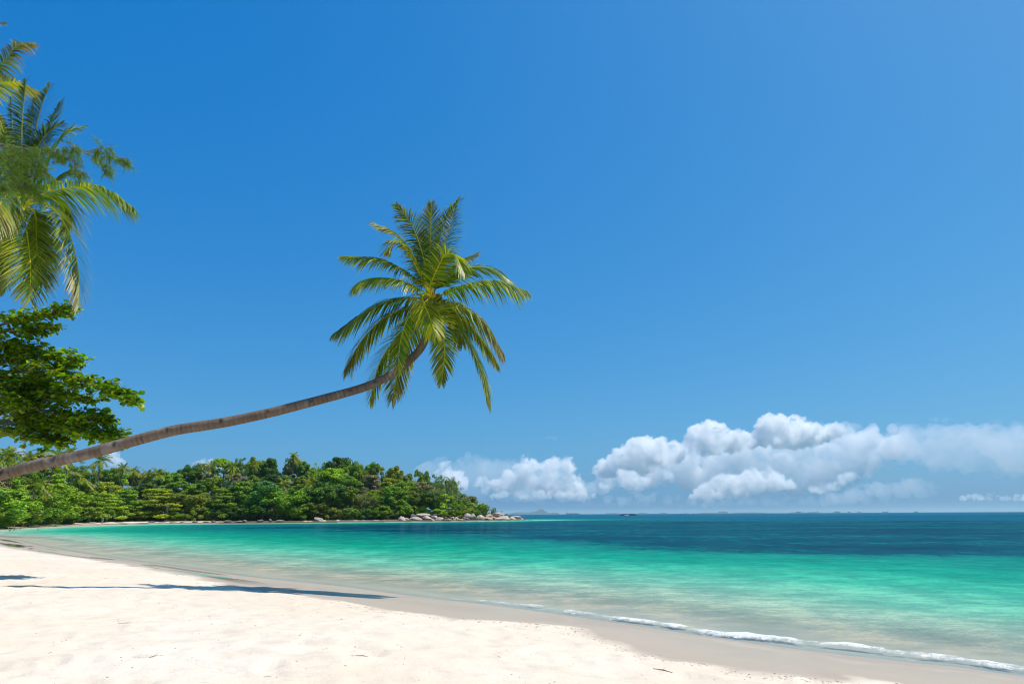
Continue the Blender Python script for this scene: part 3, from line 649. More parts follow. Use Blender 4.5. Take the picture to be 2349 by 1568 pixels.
FR = [  # control points in the enlarged crown view, depth offset at the tip, droop, roll, tone, dryness
    ([(745, 600), (752, 350), (757, 95)], 0.3, 0.15, 0.1, 0.50, 0.55), ([(772, 600), (815, 350), (870, 200), (962, 60)], 0.6, 0.25, -0.2, 0.32, 0.15), ([(790, 590), (850, 400), (900, 240), (925, 110)], 1.0, 0.35, 0.2, 0.22, 0.25),
    ([(725, 610), (690, 440), (620, 250), (512, 105)], 0.2, 0.40, 0.1, 0.30, 0.35), ([(700, 640), (600, 430), (500, 310), (362, 238)], -0.5, 0.45, 0.3, 0.36, 0.3), ([(700, 680), (560, 570), (390, 490), (135, 468)], -0.3, 0.55, 0.15, 0.36, 0.12),
    ([(700, 720), (560, 650), (400, 622), (280, 640), (212, 690)], -0.9, 0.60, 0.35, 0.62, 0.12), ([(700, 765), (470, 785), (290, 865), (75, 1010)], -0.2, 0.50, 0.1, 0.34, 0.15), ([(680, 810), (450, 890), (270, 1060), (145, 1270)], 0.5, 0.55, 0.0, 0.22, 0.35),
    ([(710, 800), (600, 900), (540, 1070), (522, 1290)], -1.1, 0.25, 0.0, 0.66, 0.10), ([(700, 745), (700, 790), (745, 900), (792, 1040)], -1.4, 0.55, 0.0, 0.80, 0.10), ([(775, 840), (815, 880), (845, 1020), (850, 1200), (832, 1370)], -0.9, 0.25, 0.1, 0.55, 0.25),
    ([(800, 860), (930, 940), (1060, 1160), (1130, 1330), (1172, 1510)], 0.1, 0.40, -0.2, 0.48, 0.30), ([(790, 800), (960, 825), (1130, 940), (1262, 1140)], -0.6, 0.60, 0.25, 0.44, 0.65), ([(830, 850), (1000, 930), (1130, 1080), (1232, 1240)], 0.7, 0.55, 0.0, 0.50, 0.3),
    ([(800, 755), (950, 695), (1200, 648), (1430, 712)], -0.3, 0.70, 0.1, 0.46, 0.12), ([(790, 700), (900, 600), (1060, 548), (1200, 565), (1322, 645)], 0.9, 0.35, -0.7, 0.34, 0.08), ([(770, 690), (880, 575), (970, 505), (1075, 450)], 1.2, 0.45, 0.2, 0.16, 0.45),
    ([(745, 690), (800, 560), (860, 455), (930, 470), (990, 585)], -0.8, 0.45, 0.2, 0.55, 0.12), ([(690, 850), (520, 1040), (390, 1230), (322, 1490)], 0.9, 0.45, 0.1, 0.40, 0.2), ([(715, 860), (600, 1060), (530, 1250), (478, 1490)], 1.2, 0.35, 0.0, 0.30, 0.45),
    ([(700, 650), (600, 440), (510, 365), (430, 430)], -0.9, 0.60, 0.4, 0.60, 0.25), ([(740, 690), (700, 470), (690, 300)], 0.9, 0.3, 0.4, 0.20, 0.4), ([(800, 780), (900, 850), (960, 960), (980, 1090)], 1.0, 0.6, 0.1, 0.26, 0.2)]
rf = random.Random(3)
for i, (pp, dY, dr, ro, tone, dryn) in enumerate(FR):
    k = len(pp); pts = [CC + Vector((0, 0.06 * (1 if dY > 0 else -1), 0))] + [zp(x, y, dY * ((j + 1) / k) ** 0.8) for j, (x, y) in enumerate(pp)]
    make_frond(palm, pts, n=96, lmax=rf.uniform(0.58, 0.70) * {9: 0.80, 10: 0.72, 11: 0.85, 23: 0.8, 22: 0.8, 14: 0.85}.get(i, 1.06), droop=dr * (1.15 if i in (5, 6, 7, 8, 13, 15) else 0.9), roll=ro, seed=40 + i, tone=tone + 0.05, dry=dryn * 0.85)
for i, (dx, dz) in enumerate(((0.12, -0.18), (-0.10, -0.24), (0.22, -0.06), (0.02, -0.30))): nut(palm, CC + Vector((dx, -0.16 - 0.03 * i, dz)), 0.085, i)
fb = Build(); rs = np.random.RandomState(9)              # fibrous heart where the leaf bases meet
for k in range(46):
    d = rdir(rs, 1, 0.5)[0]; p0 = np.array(CC) + np.array([0.02, 0, -0.25]) + rs.randn(3) * 0.05; fb.tube([p0, p0 + d * 0.22, p0 + d * rs.uniform(0.34, 0.52) + np.array([0, 0, -0.05])], [0.035, 0.026, 0.008], 5, hue=np.tile(np.array(BROWN if k % 3 else G_YEL) * rs.uniform(0.5, 1.1), (17, 1)))
fb.V = [v - np.array(palm.location) for v in fb.V]; fb.obj('leaf_bases', M_FROND, palm, smooth=True)

# tall palm cut by the left edge
p2 = empty('coconut_palm', (-15.3, 16.6, gz(-15.3, 16.6))); tag(p2, 'tall upright coconut palm at the left edge, above the leafy branch', 'palm tree')
C2 = at(24, 205, 17.0)
palm_trunk(p2, [(-15.3, 16.6, 0.3), (-15.0, 16.6, 3.0), (-14.0, 16.7, 5.8), tuple(at(-2, 268, 16.8)), tuple(at(10, 232, 16.9)), tuple(C2 - Vector((0.1, 0, 0.2)))], [0.19, 0.15, 0.13, 0.12, 0.12, 0.115], seed=8)
def lp(X, Yz, dY, Y0=17.0): return at(X * 0.185, 20 + Yz * 0.185, Y0 + dY)
FR2 = [([(250, 930), (450, 900), (600, 930), (722, 1012)], -0.5, 0.60, 0.3, 0.42, 0.08), ([(250, 990), (360, 1120), (420, 1330), (425, 1540)], -0.8, 0.45, 0.15, 0.62, 0.45), ([(130, 1060), (150, 1180), (165, 1330), (160, 1510)], -1.2, 0.22, 0.0, 0.62, 0.25),
       ([(60, 930), (-10, 1010), (-60, 1100)], -1.3, 0.5, 0.2, 0.70, 0.3), ([(125, 850), (118, 600), (140, 330)], 0.2, 0.20, 0.0, 0.20, 0.10), ([(170, 850), (190, 620), (220, 480), (268, 350)], 0.5, 0.25, 0.1, 0.24, 0.10),
       ([(180, 870), (230, 690), (270, 570), (330, 440)], 0.9, 0.30, -0.2, 0.18, 0.10), ([(210, 900), (280, 720), (350, 620), (440, 580)], 0.9, 0.35, -0.5, 0.36, 0.10), ([(90, 850), (30, 640), (-20, 480)], 0.5, 0.3, 0.0, 0.2, 0.2),
       ([(250, 960), (320, 960), (370, 1010), (390, 1080)], 1.2, 0.5, 0.1, 0.26, 0.4), ([(40, 900), (-120, 850), (-330, 930)], 0.0, 0.55, 0.1, 0.4, 0.1), ([(60, 1000), (-40, 1180), (-60, 1400)], 0.6, 0.4, 0.1, 0.4, 0.2), ([(200, 1040), (230, 1150), (240, 1290)], 0.9, 0.4, 0.0, 0.22, 0.5), ([(140, 840), (160, 640), (190, 430)], 1.0, 0.3, 0.3, 0.12, 0.1), ([(80, 830), (70, 620), (60, 420)], 0.8, 0.3, -0.2, 0.14, 0.1), ([(220, 930), (340, 830), (430, 820)], 1.3, 0.5, 0.2, 0.15, 0.2), ([(110, 1080), (60, 1250), (40, 1420)], -0.7, 0.3, 0.1, 0.5, 0.25), ([(190, 1050), (200, 1220), (230, 1420)], 0.3, 0.35, 0.1, 0.35, 0.3), ([(150, 830), (230, 640), (330, 560)], 0.2, 0.4, 0.1, 0.25, 0.1)]
for i, (pp, dY, dr, ro, tone, dryn) in enumerate(FR2):
    k = len(pp); pts = [C2] + [lp(x, y, dY * ((j + 1) / k) ** 0.8) for j, (x, y) in enumerate(pp)]
    make_frond(p2, pts, n=92, lmax=rf.uniform(0.78, 0.94), droop=dr, roll=ro, seed=90 + i, tone=tone, dry=dryn)
# a taller palm behind it, only its outer fronds in view
p3 = empty('coconut_palm', (-19.6, 20.5, gz(-19.6, 20.5))); tag(p3, 'tallest palm of which only pale frond tips enter at the top left corner', 'palm tree')
C3 = at(-46, 92, 20.5)
palm_trunk(p3, [(-19.6, 20.5, 0.3), (-19.3, 20.5, 5.0), (-18.4, 20.5, 10.5), tuple(C3 - Vector((0, 0, 0.2)))], [0.20, 0.15, 0.13, 0.12], seed=9)
FR3 = [([(-120, 330), (20, 220), (90, 140), (178, 122)], -0.4, 0.65, 0.1, 0.22, 0.75), ([(-100, 370), (30, 335), (110, 345), (212, 385)], -0.2, 0.45, 0.2, 0.66, 0.45), ([(-200, 180), (-120, 40), (15, 15)], 0.5, 0.4, 0.1, 0.3, 0.3),
       ([(-150, 450), (-60, 480), (10, 560)], 0.3, 0.5, 0.1, 0.3, 0.5), ([(-380, 260), (-500, 180), (-620, 260)], 0.0, 0.5, 0.1, 0.3, 0.2), ([(-300, 150), (-320, -50), (-300, -150)], 0.2, 0.4, 0.1, 0.3, 0.2), ([(-350, 480), (-440, 600), (-480, 760)], -0.3, 0.4, 0.1, 0.4, 0.3)]
for i, (pp, dY, dr, ro, tone, dryn) in enumerate(FR3):
    k = len(pp); pts = [C3] + [lp(x, y, dY * ((j + 1) / k) ** 0.8, 20.5) for j, (x, y) in enumerate(pp)]
    make_frond(p3, pts, n=76, lmax=rf.uniform(0.70, 0.80), droop=dr, roll=ro, seed=130 + i, tone=tone, dry=dryn, wl=0.048)

# ------------------------------------------------------------------ palms of the far wood (two prototypes, copied)
def far_palm_proto(seed):
    rs = np.random.RandomState(seed); lf_all = Build()
    for i in range(17):
        az = i * 2.399 + rs.uniform(-0.25, 0.25); el = rs.uniform(-0.7, 1.25); L = rs.uniform(2.9, 3.7)
        d = np.array([math.cos(az) * math.cos(el), math.sin(az) * math.cos(el), math.sin(el)]); pts = [np.zeros(3)]
        for f in (0.35, 0.7, 1.0): pts.append(d * L * f + np.array([0, 0, -1.5 * f * f * (0.7 + 0.3 * math.cos(el))]))
        lf, rb = frond_geo(pts, n=20, lmax=0.95, wl=0.13, droop=0.55, seed=seed * 50 + i, tone=rs.uniform(0.15, 0.75), dry=rs.choice([0.05, 0.15, 0.6]), r0=0.05)
        for V, F, C in zip(lf.V, lf.F, lf.A['hue']): lf_all.add(V, F, hue=C)
        for V, F, C in zip(rb.V, rb.F, rb.A['hue']): lf_all.add(V, F, hue=C)
    o = lf_all.obj('crown', M_FROND); me = o.data; bpy.data.objects.remove(o); return me
FARP = [far_palm_proto(1), far_palm_proto(2)]
def far_palm(px, ytop, back, label, bend=0.0, i=0, scale=1.0):
    Y = shore_y(px) + back + 10.0 * min(1.0, max(0.0, (165 - px) / 60.0)); c = at(px, ytop + 6.5 * scale, Y); x0 = c.x - bend; zg = gz(x0, Y); o = empty('palm_tree', (x0, Y, zg)); tag(o, label, 'palm tree', 'palms in the far wood')
    b = Build(); h = c.z - zg; b.tube(smooth_line([(0, 0, -0.4), (bend * 0.25, 0, h * 0.4), (bend * 0.7, 0, h * 0.75), (bend, 0, h)], 4), np.linspace(0.21, 0.13, 13), 7); b.obj('trunk', M_BARK, o, smooth=True)
    cr = bpy.data.objects.new('crown', FARP[i % 2]); COL.objects.link(cr); cr.parent = o; cr.location = (bend, 0, h); cr.rotation_euler = (0.1, 0.1, i * 1.7); cr.scale = (scale,) * 3
fp = [(8, 448, 30, 'palm at the far left edge, lit pale against the wood', 0.5, 1.25), (28, 452, 40, 'palm crown peeping above the leaning trunk, leftmost on that skyline', 0.3, 1.0), (57, 450, 16, 'palm with long pale bare trunk standing below the leaning trunk', 2.2, 1.05),
      (70, 446, 42, 'palm crown directly above the leaning trunk by the leaf tips', 0.2, 1.0), (100, 452, 40, 'drooping palm beside the small white cloud on the left skyline', -0.6, 1.15), (123, 462, 45, 'small palm on the skyline right of the small left cloud', 0.3, 0.85),
      (134, 465, 48, 'spiky small palm next right on the left skyline', 0.2, 0.8), (148, 468, 40, 'bushy palm at the dip of the left skyline', 0.2, 1.05), (158, 466, 42, 'dark palm at the dip of the left skyline', 0.3, 1.05),
      (36, 478, 6, 'short yellow-fronded palm standing low among the left shore bushes', 0.4, 1.1), (80, 470, 12, 'palm with hanging yellow fronds left of the tiered tree', -0.9, 1.05), (212, 459, 50, 'palm with browned skirt on the skyline left of centre', 0.3, 1.1),
      (233, 460, 38, 'palm with long pale stem below the skyline left of centre', 0.1, 0.8), (254, 460, 52, 'slim lone palm breaking the skyline left of the tallest palm', -0.2, 0.75), (294, 450, 42, 'tallest palm breaking the skyline above the middle of the wood', 0.5, 0.95),
      (283, 477, 22, 'low palm below the tallest palm in the wood', -0.3, 1.0), (311, 474, 26, 'wide pale palm on the slope right of the tallest palm', 0.5, 1.15), (302, 481, 17, 'lower wide palm on the slope near the tallest palm', -0.4, 1.1), (250, 479, 26, 'small palm half hidden halfway up the slope', 0.2, 0.8)]
for i, (px, yt, back, lab, bend, sc) in enumerate(fp): far_palm(px, yt, back, lab, bend, i, sc)
# ------------------------------------------------------------------ sea-almond tree at the left edge
def ap(X, Yz, Y): return np.array(at(X * 0.1276, 290 + Yz * 0.1276, Y))
almond = empty('sea_almond_tree', (-17.2, 19.0, gz(-17.2, 19.0))); tag(almond, 'broad-leaved tree with glossy green leaves reaching in from the left behind the leaning trunk', 'tree')
AL = np.array(almond.location); rs = np.random.RandomState(31)
limbs = [  # control points in the enlarged view with depth, leaf spread, leaf rosettes
    ([(-700, 900, 19.0), (-250, 400, 18.8), (0, 275, 18.6), (200, 215, 18.4), (400, 180, 18.3), (575, 140, 18.2)], 0.42, 70), ([(-250, 400, 18.8), (60, 320, 18.5), (280, 318, 18.4), (455, 285, 18.3)], 0.34, 40),
    ([(-700, 900, 19.0), (-200, 640, 18.8), (100, 540, 18.6), (350, 520, 18.4), (500, 540, 18.2), (610, 570, 18.1)], 0.60, 95), ([(-200, 640, 18.8), (250, 640, 18.2), (560, 690, 17.9), (850, 780, 17.7), (1085, 885, 17.6)], 0.50, 100),
    ([(-200, 800, 18.9), (200, 800, 18.5), (480, 830, 18.2), (780, 860, 18.0)], 0.50, 70), ([(-700, 900, 19.0), (-100, 880, 18.8), (250, 930, 18.4), (520, 985, 18.2), (720, 1010, 18.0), (880, 1035, 17.9)], 0.52, 95),
    ([(-300, 950, 18.9), (150, 1050, 18.5), (450, 1090, 18.2), (750, 1130, 18.0), (985, 1150, 17.9)], 0.46, 90), ([(-300, 1000, 18.9), (100, 1120, 18.5), (330, 1170, 18.3), (500, 1190, 18.2)], 0.40, 60),
    ([(-100, 480, 18.7), (60, 440, 18.6), (160, 450, 18.5), (260, 480, 18.5)], 0.42, 45), ([(-300, 700, 19.3), (100, 720, 19.1), (350, 760, 18.9), (420, 850, 18.8)], 0.70, 90), ([(-300, 900, 19.4), (100, 950, 19.2), (300, 1030, 19.0), (600, 1080, 18.9)], 0.65, 90),
    ([(700, 1130, 18.1), (900, 1180, 18.0), (1005, 1235, 17.95)], 0.12, 5), ([(-100, 600, 18.4), (0, 720, 18.2), (120, 830, 18.0), (200, 900, 17.9)], 0.55, 60)]
LC, LN, LA, LS = [], [], [], []
tw = Build()
for li, (cp, spread, nros) in enumerate(limbs):
    c = smooth_line([ap(*p) for p in cp], 10); m = len(c); main = Build()
    r0 = 0.055 if li in (0, 2, 3, 5, 6) else 0.032
    main.tube(c - AL, np.linspace(r0, 0.010, m), 6); main.obj('limb', M_BARK, almond, smooth=True)
    for k in range(int(nros * 1.7)):
        f = rs.uniform(0.22, 1.0); p = c[int(f * (m - 1))]; d = rs.randn(3) * np.array([0.7, 1.0, 0.55]); d[2] += 0.22; d = d / np.linalg.norm(d) * spread * rs.uniform(0.25, 1.0) * (1.15 - 0.5 * f)
        e = p + d; tw.tube([p - AL, p + d * 0.5 + np.array([0, 0, -0.03]) - AL, e - AL], [0.010, 0.008, 0.005], 4)
        for j in range(rs.randint(6, 11)):                # rosette of leaves at the twig's end
            a_ = rs.uniform(0, 2 * np.pi); out = np.array([math.cos(a_), math.sin(a_), rs.uniform(-0.55, 0.45)]); out /= np.linalg.norm(out)
            LC.append(e + out * 0.02 + d * rs.uniform(-0.25, 0.1)); LA.append(out); nrm_ = np.array([0, 0, 1.0]) + rs.randn(3) * 0.45; LN.append(nrm_); LS.append(rs.uniform(0.12, 0.215))
tw.obj('twigs', M_BARK, almond)['kind'] = 'stuff'
bt = Build(); bt.tube(smooth_line([(0, 0, -0.3), (0.1, 0, 1.2), (0.5, -0.1, 2.6), tuple(ap(-700, 900, 19.0) - AL)], 5), np.linspace(0.21, 0.10, 16), 10); bt.obj('trunk', M_BARK, almond, smooth=True)
LC, LN, LA, LS = map(np.array, (LC, LN, LA, LS)); LN = LN - LA * (LN * LA).sum(1)[:, None]; LN /= np.linalg.norm(LN, axis=1)[:, None]; LB = np.cross(LN, LA)
prof = np.array([(0, 0), (0.35, 0.17), (0.72, 0.27), (0.93, 0.17), (1.0, 0.0), (0.93, -0.17), (0.72, -0.27), (0.35, -0.17)])
def leaf_v(i):
    s = LS[i]; bend = -0.22 * prof[:, 0] ** 2 + 0.22 * abs(prof[:, 1])
    return LC[i] + s * (prof[:, :1] * LA[i] + prof[:, 1:] * LB[i] + bend[:, None] * LN[i])
LF = np.array([[0, 1, 7], [1, 2, 7], [2, 6, 7], [2, 3, 6], [3, 5, 6], [3, 4, 5]])
tones = np.clip(0.42 + 0.26 * rs.randn(len(LC)), 0, 1)
hues = np.array([(0.045, 0.140, 0.008)]) * (1 - tones)[:, None] + np.array([(0.360, 0.520, 0.012)]) * tones[:, None]
old = rs.rand(len(LC)) < 0.05; hues[old] = (0.26, 0.22, 0.02)
# the 300 leaves that show largest are parts of their own; the rest is one mass
def seen(c):
    d = c - np.array(CAM_P); dep_ = d[1] * math.cos(PITCH) + d[2] * math.sin(PITCH); return 512 + FPX * d[0] / dep_
face = np.abs((LN * ((LC - np.array(CAM_P)) / np.linalg.norm(LC - np.array(CAM_P), axis=1)[:, None])).sum(1)) * LS * np.array([1.0 if seen(c) > 4 else 0.0 for c in LC]) / LC[:, 1]
big = np.argsort(-face)[:300]; bigset = set(big.tolist())
leaf_me = []
for t_ in range(3):
    lm = bpy.data.meshes.new('leaf'); v = np.stack([prof[:, 0], prof[:, 1], -0.22 * prof[:, 0] ** 2 + 0.22 * abs(prof[:, 1])], 1)
    lm.from_pydata([tuple(x) for x in v], [], [tuple(f) for f in LF]); lm.materials.append(M_LEAF); a_ = lm.attributes.new('hue', 'FLOAT_COLOR', 'POINT')
    hc = [(0.070, 0.190, 0.008, 1), (0.170, 0.320, 0.008, 1), (0.360, 0.510, 0.012, 1)][t_]; a_.data.foreach_set('color', np.tile(hc, 8).ravel()); leaf_me.append(lm)
for i in big:
    o = bpy.data.objects.new('leaf', leaf_me[0 if tones[i] < 0.35 else (1 if tones[i] < 0.62 else 2)]); COL.objects.link(o); o.parent = almond
    M3 = Matrix((LA[i], LB[i], LN[i])).transposed() * LS[i]; o.matrix_local = Matrix.Translation(Vector(LC[i] - AL)) @ M3.to_4x4()
rest = [i for i in range(len(LC)) if i not in bigset]
V = np.vstack([leaf_v(i) for i in rest]) - AL; F = (LF[None] + 8 * np.arange(len(rest))[:, None, None]).reshape(-1, 3)
lo = np_obj('leaves', V, F, M_LEAF, almond, col={'hue': np.repeat(hues[rest], 8, axis=0)}); lo['kind'] = 'stuff'

# ------------------------------------------------------------------ casuarina: one feathery branch in front of the left palm
cas = empty('casuarina_tree', (-13.6, 12.0, gz(-13.6, 12.0))); tag(cas, 'feathery needle-leaved branch hanging across the tall left palm', 'tree'); CA = np.array(cas.location)
def cp_(X, Yz, Y=12.0): return np.array(at(X * 0.185, 20 + Yz * 0.185, Y))
bt = Build(); bt.tube(smooth_line([(0, 0, -0.3), (0.15, 0, 3.0), (0.35, 0, 6.0), (0.5, 0, 10.0)], 6), np.linspace(0.17, 0.06, 19), 9); bt.obj('trunk', M_BARK, cas, smooth=True)
nd = Build(); br = Build()
sprays = [([(-420, 700), (-150, 660), (60, 680), (250, 715), (480, 708), (640, 740), (700, 752)], 64, 0.30), ([(-350, 760), (-100, 720), (60, 730), (180, 760), (260, 840)], 60, 0.40), ([(-350, 800), (-150, 790), (0, 800), (100, 850), (150, 900)], 62, 0.46),
          ([(200, 710), (330, 730), (420, 790), (440, 830)], 26, 0.22), ([(430, 710), (520, 745), (570, 800), (585, 830)], 20, 0.18), ([(-300, 720), (0, 690), (150, 690), (300, 690), (430, 670)], 46, 0.28), ([(100, 860), (180, 900), (230, 960)], 26, 0.30), ([(-300, 850), (-100, 860), (40, 890)], 50, 0.46), ([(480, 708), (540, 690), (600, 690)], 14, 0.16)]
for si, (cp, nn_, ln) in enumerate(sprays):
    c = smooth_line([cp_(x, y, 12.0 + 0.25 * math.sin(si * 2.1)) for x, y in cp], 10); br.tube(c - CA, np.linspace(0.022 if si == 0 else 0.012, 0.003, len(c)), 5)
    for k in range(int(nn_ * (1.7 if si in (1, 2, 5, 7) else 1.3))):
        f = rs.uniform(0.18, 1.0); p = c[int(f * (len(c) - 1))]; d = rs.randn(3) * 0.5 + np.array([0.35, 0, -0.75]); d /= np.linalg.norm(d); l = ln * rs.uniform(0.4, 1.1)
        tip = p + d * l; br.tube([p - CA, tip - CA], [0.003, 0.0015], 3)
        for j in range(20):                               # tuft of needles along the twig
            q_ = p + d * l * rs.uniform(0.2, 1.0); e = d * 0.7 + rs.randn(3) * 0.5 + np.array([0.1, 0, -0.3]); e /= np.linalg.norm(e); L_ = rs.uniform(0.07, 0.15)
            w = np.cross(e, rs.randn(3)); w = w / np.linalg.norm(w) * 0.0042
            g = rs.uniform(0.6, 1.3); nd.add(np.array([q_ - w, q_ + w, q_ + e * L_ + w * 0.4, q_ + e * L_ - w * 0.4]) - CA, np.array([[0, 1, 2, 3]]), hue=np.tile(np.array((0.150, 0.250, 0.035)) * g, (4, 1)))
br.obj('branch', M_BARK, cas); no = nd.obj('needles', M_LEAF, cas); no['kind'] = 'stuff'

# ------------------------------------------------------------------ granite boulders of the point and shore
def rock_mat(name, c1, c2, c3):
    nt = NT(name); co = nt.coord('Object'); n = nt.noise(co, 0.55, 5, 0.6); nf = nt.noise(co, 5.0, 6, 0.7)
    c = nt.mix(nt.ramp(n, [(0.35, 0), (0.65, 1)]), c1, c2); c = nt.mix(nt.math('MULTIPLY', nt.ramp(nf, [(0.48, 0), (0.72, 1)]), 0.6), c, c3)
    gp = nt.n('NewGeometry').outputs['Position']; sep = nt.n('SeparateXYZ'); nt.link(gp, sep.inputs[0])
    c = nt.mix(nt.ramp(nt.math('MULTIPLY', sep.outputs[2], 1.0), [(0.10, 1), (0.42, 0)]), c, (0.20, 0.105, 0.055))       # tide stain just above the sea
    p = nt.n('BsdfPrincipled'); nt.set(p.inputs['Base Color'], c); p.inputs['Roughness'].default_value = 0.85
    nt.link(nt.bump(nf, 0.8, 0.25), p.inputs['Normal']); return nt.done(p.outputs[0])
ROCKM = {'pale grey': rock_mat('pale_granite', (0.44, 0.355, 0.275), (0.56, 0.465, 0.375), (0.20, 0.15, 0.115)), 'salmon': rock_mat('salmon_granite', (0.50, 0.33, 0.22), (0.58, 0.42, 0.30), (0.27, 0.17, 0.11)),
         'dark': rock_mat('dark_granite', (0.17, 0.145, 0.13), (0.26, 0.22, 0.19), (0.08, 0.065, 0.055)), 'cream': rock_mat('cream_granite', (0.52, 0.42, 0.31), (0.61, 0.52, 0.40), (0.28, 0.20, 0.14))}
ICO3 = ico_arrays(4)
def rock_mesh(seed, sx, sy, sz):
    V, F = ICO3; off = seed * 7.3; d = np.zeros(len(V))
    for fr_, am in ((0.8, 0.30), (1.8, 0.19), (4.2, 0.08), (9.0, 0.03)): d += am * np.array([mnoise.noise(Vector(v) * fr_ + Vector((off, -off, off * 0.5))) for v in V])
    U = V * (1 + d)[:, None]; rs_ = np.random.RandomState(seed)
    for k in range(9):                                    # planed facets of weathered granite
        nrm_ = rdir(rs_, 1, 0.25)[0]; lim = rs_.uniform(0.55, 0.85); ov = np.maximum(0, U @ nrm_ - lim); U = U - ov[:, None] * nrm_ * 0.8
    return U * np.array([sx, sy, sz]), F
def boulder(px0, px1, ytop, ybase, colour, label, back=0.0, seed=0, group='boulders along the rocky point'):
    """boulder between picture columns px0..px1 (4096-wide photograph), top and base rows"""
    pc = (px0 + px1) / 8.0; Y = shore_y(pc) + back - 1.0; w = (px1 - px0) / 4.0 * Y / FPX; h = (ybase - ytop) / 4.0 * Y / FPX
    zb = at(pc, ybase / 4.0, Y).z; x = (pc - 512) / FPX * Y; zc = zb + h * 0.42; sz = h * 0.60
    V, F = rock_mesh(seed, w * 0.54, w * 0.48 + 0.2, sz); o = np_obj('boulder', V - np.array([0, 0, V[:, 2].min()]), F, ROCKM[colour], smooth=True); o.location = (x, Y + w * 0.3, zc + V[:, 2].min()); o.rotation_euler = (0, 0, (seed * 1.7) % 0.9 - 0.45)
    tag(o, label, 'boulder', group); return o
a1 = lambda X: 1150 + X * 0.2129; b1 = lambda Yz: 1980 + Yz * 0.2129; a2 = lambda X: 1620 + X * 0.2129
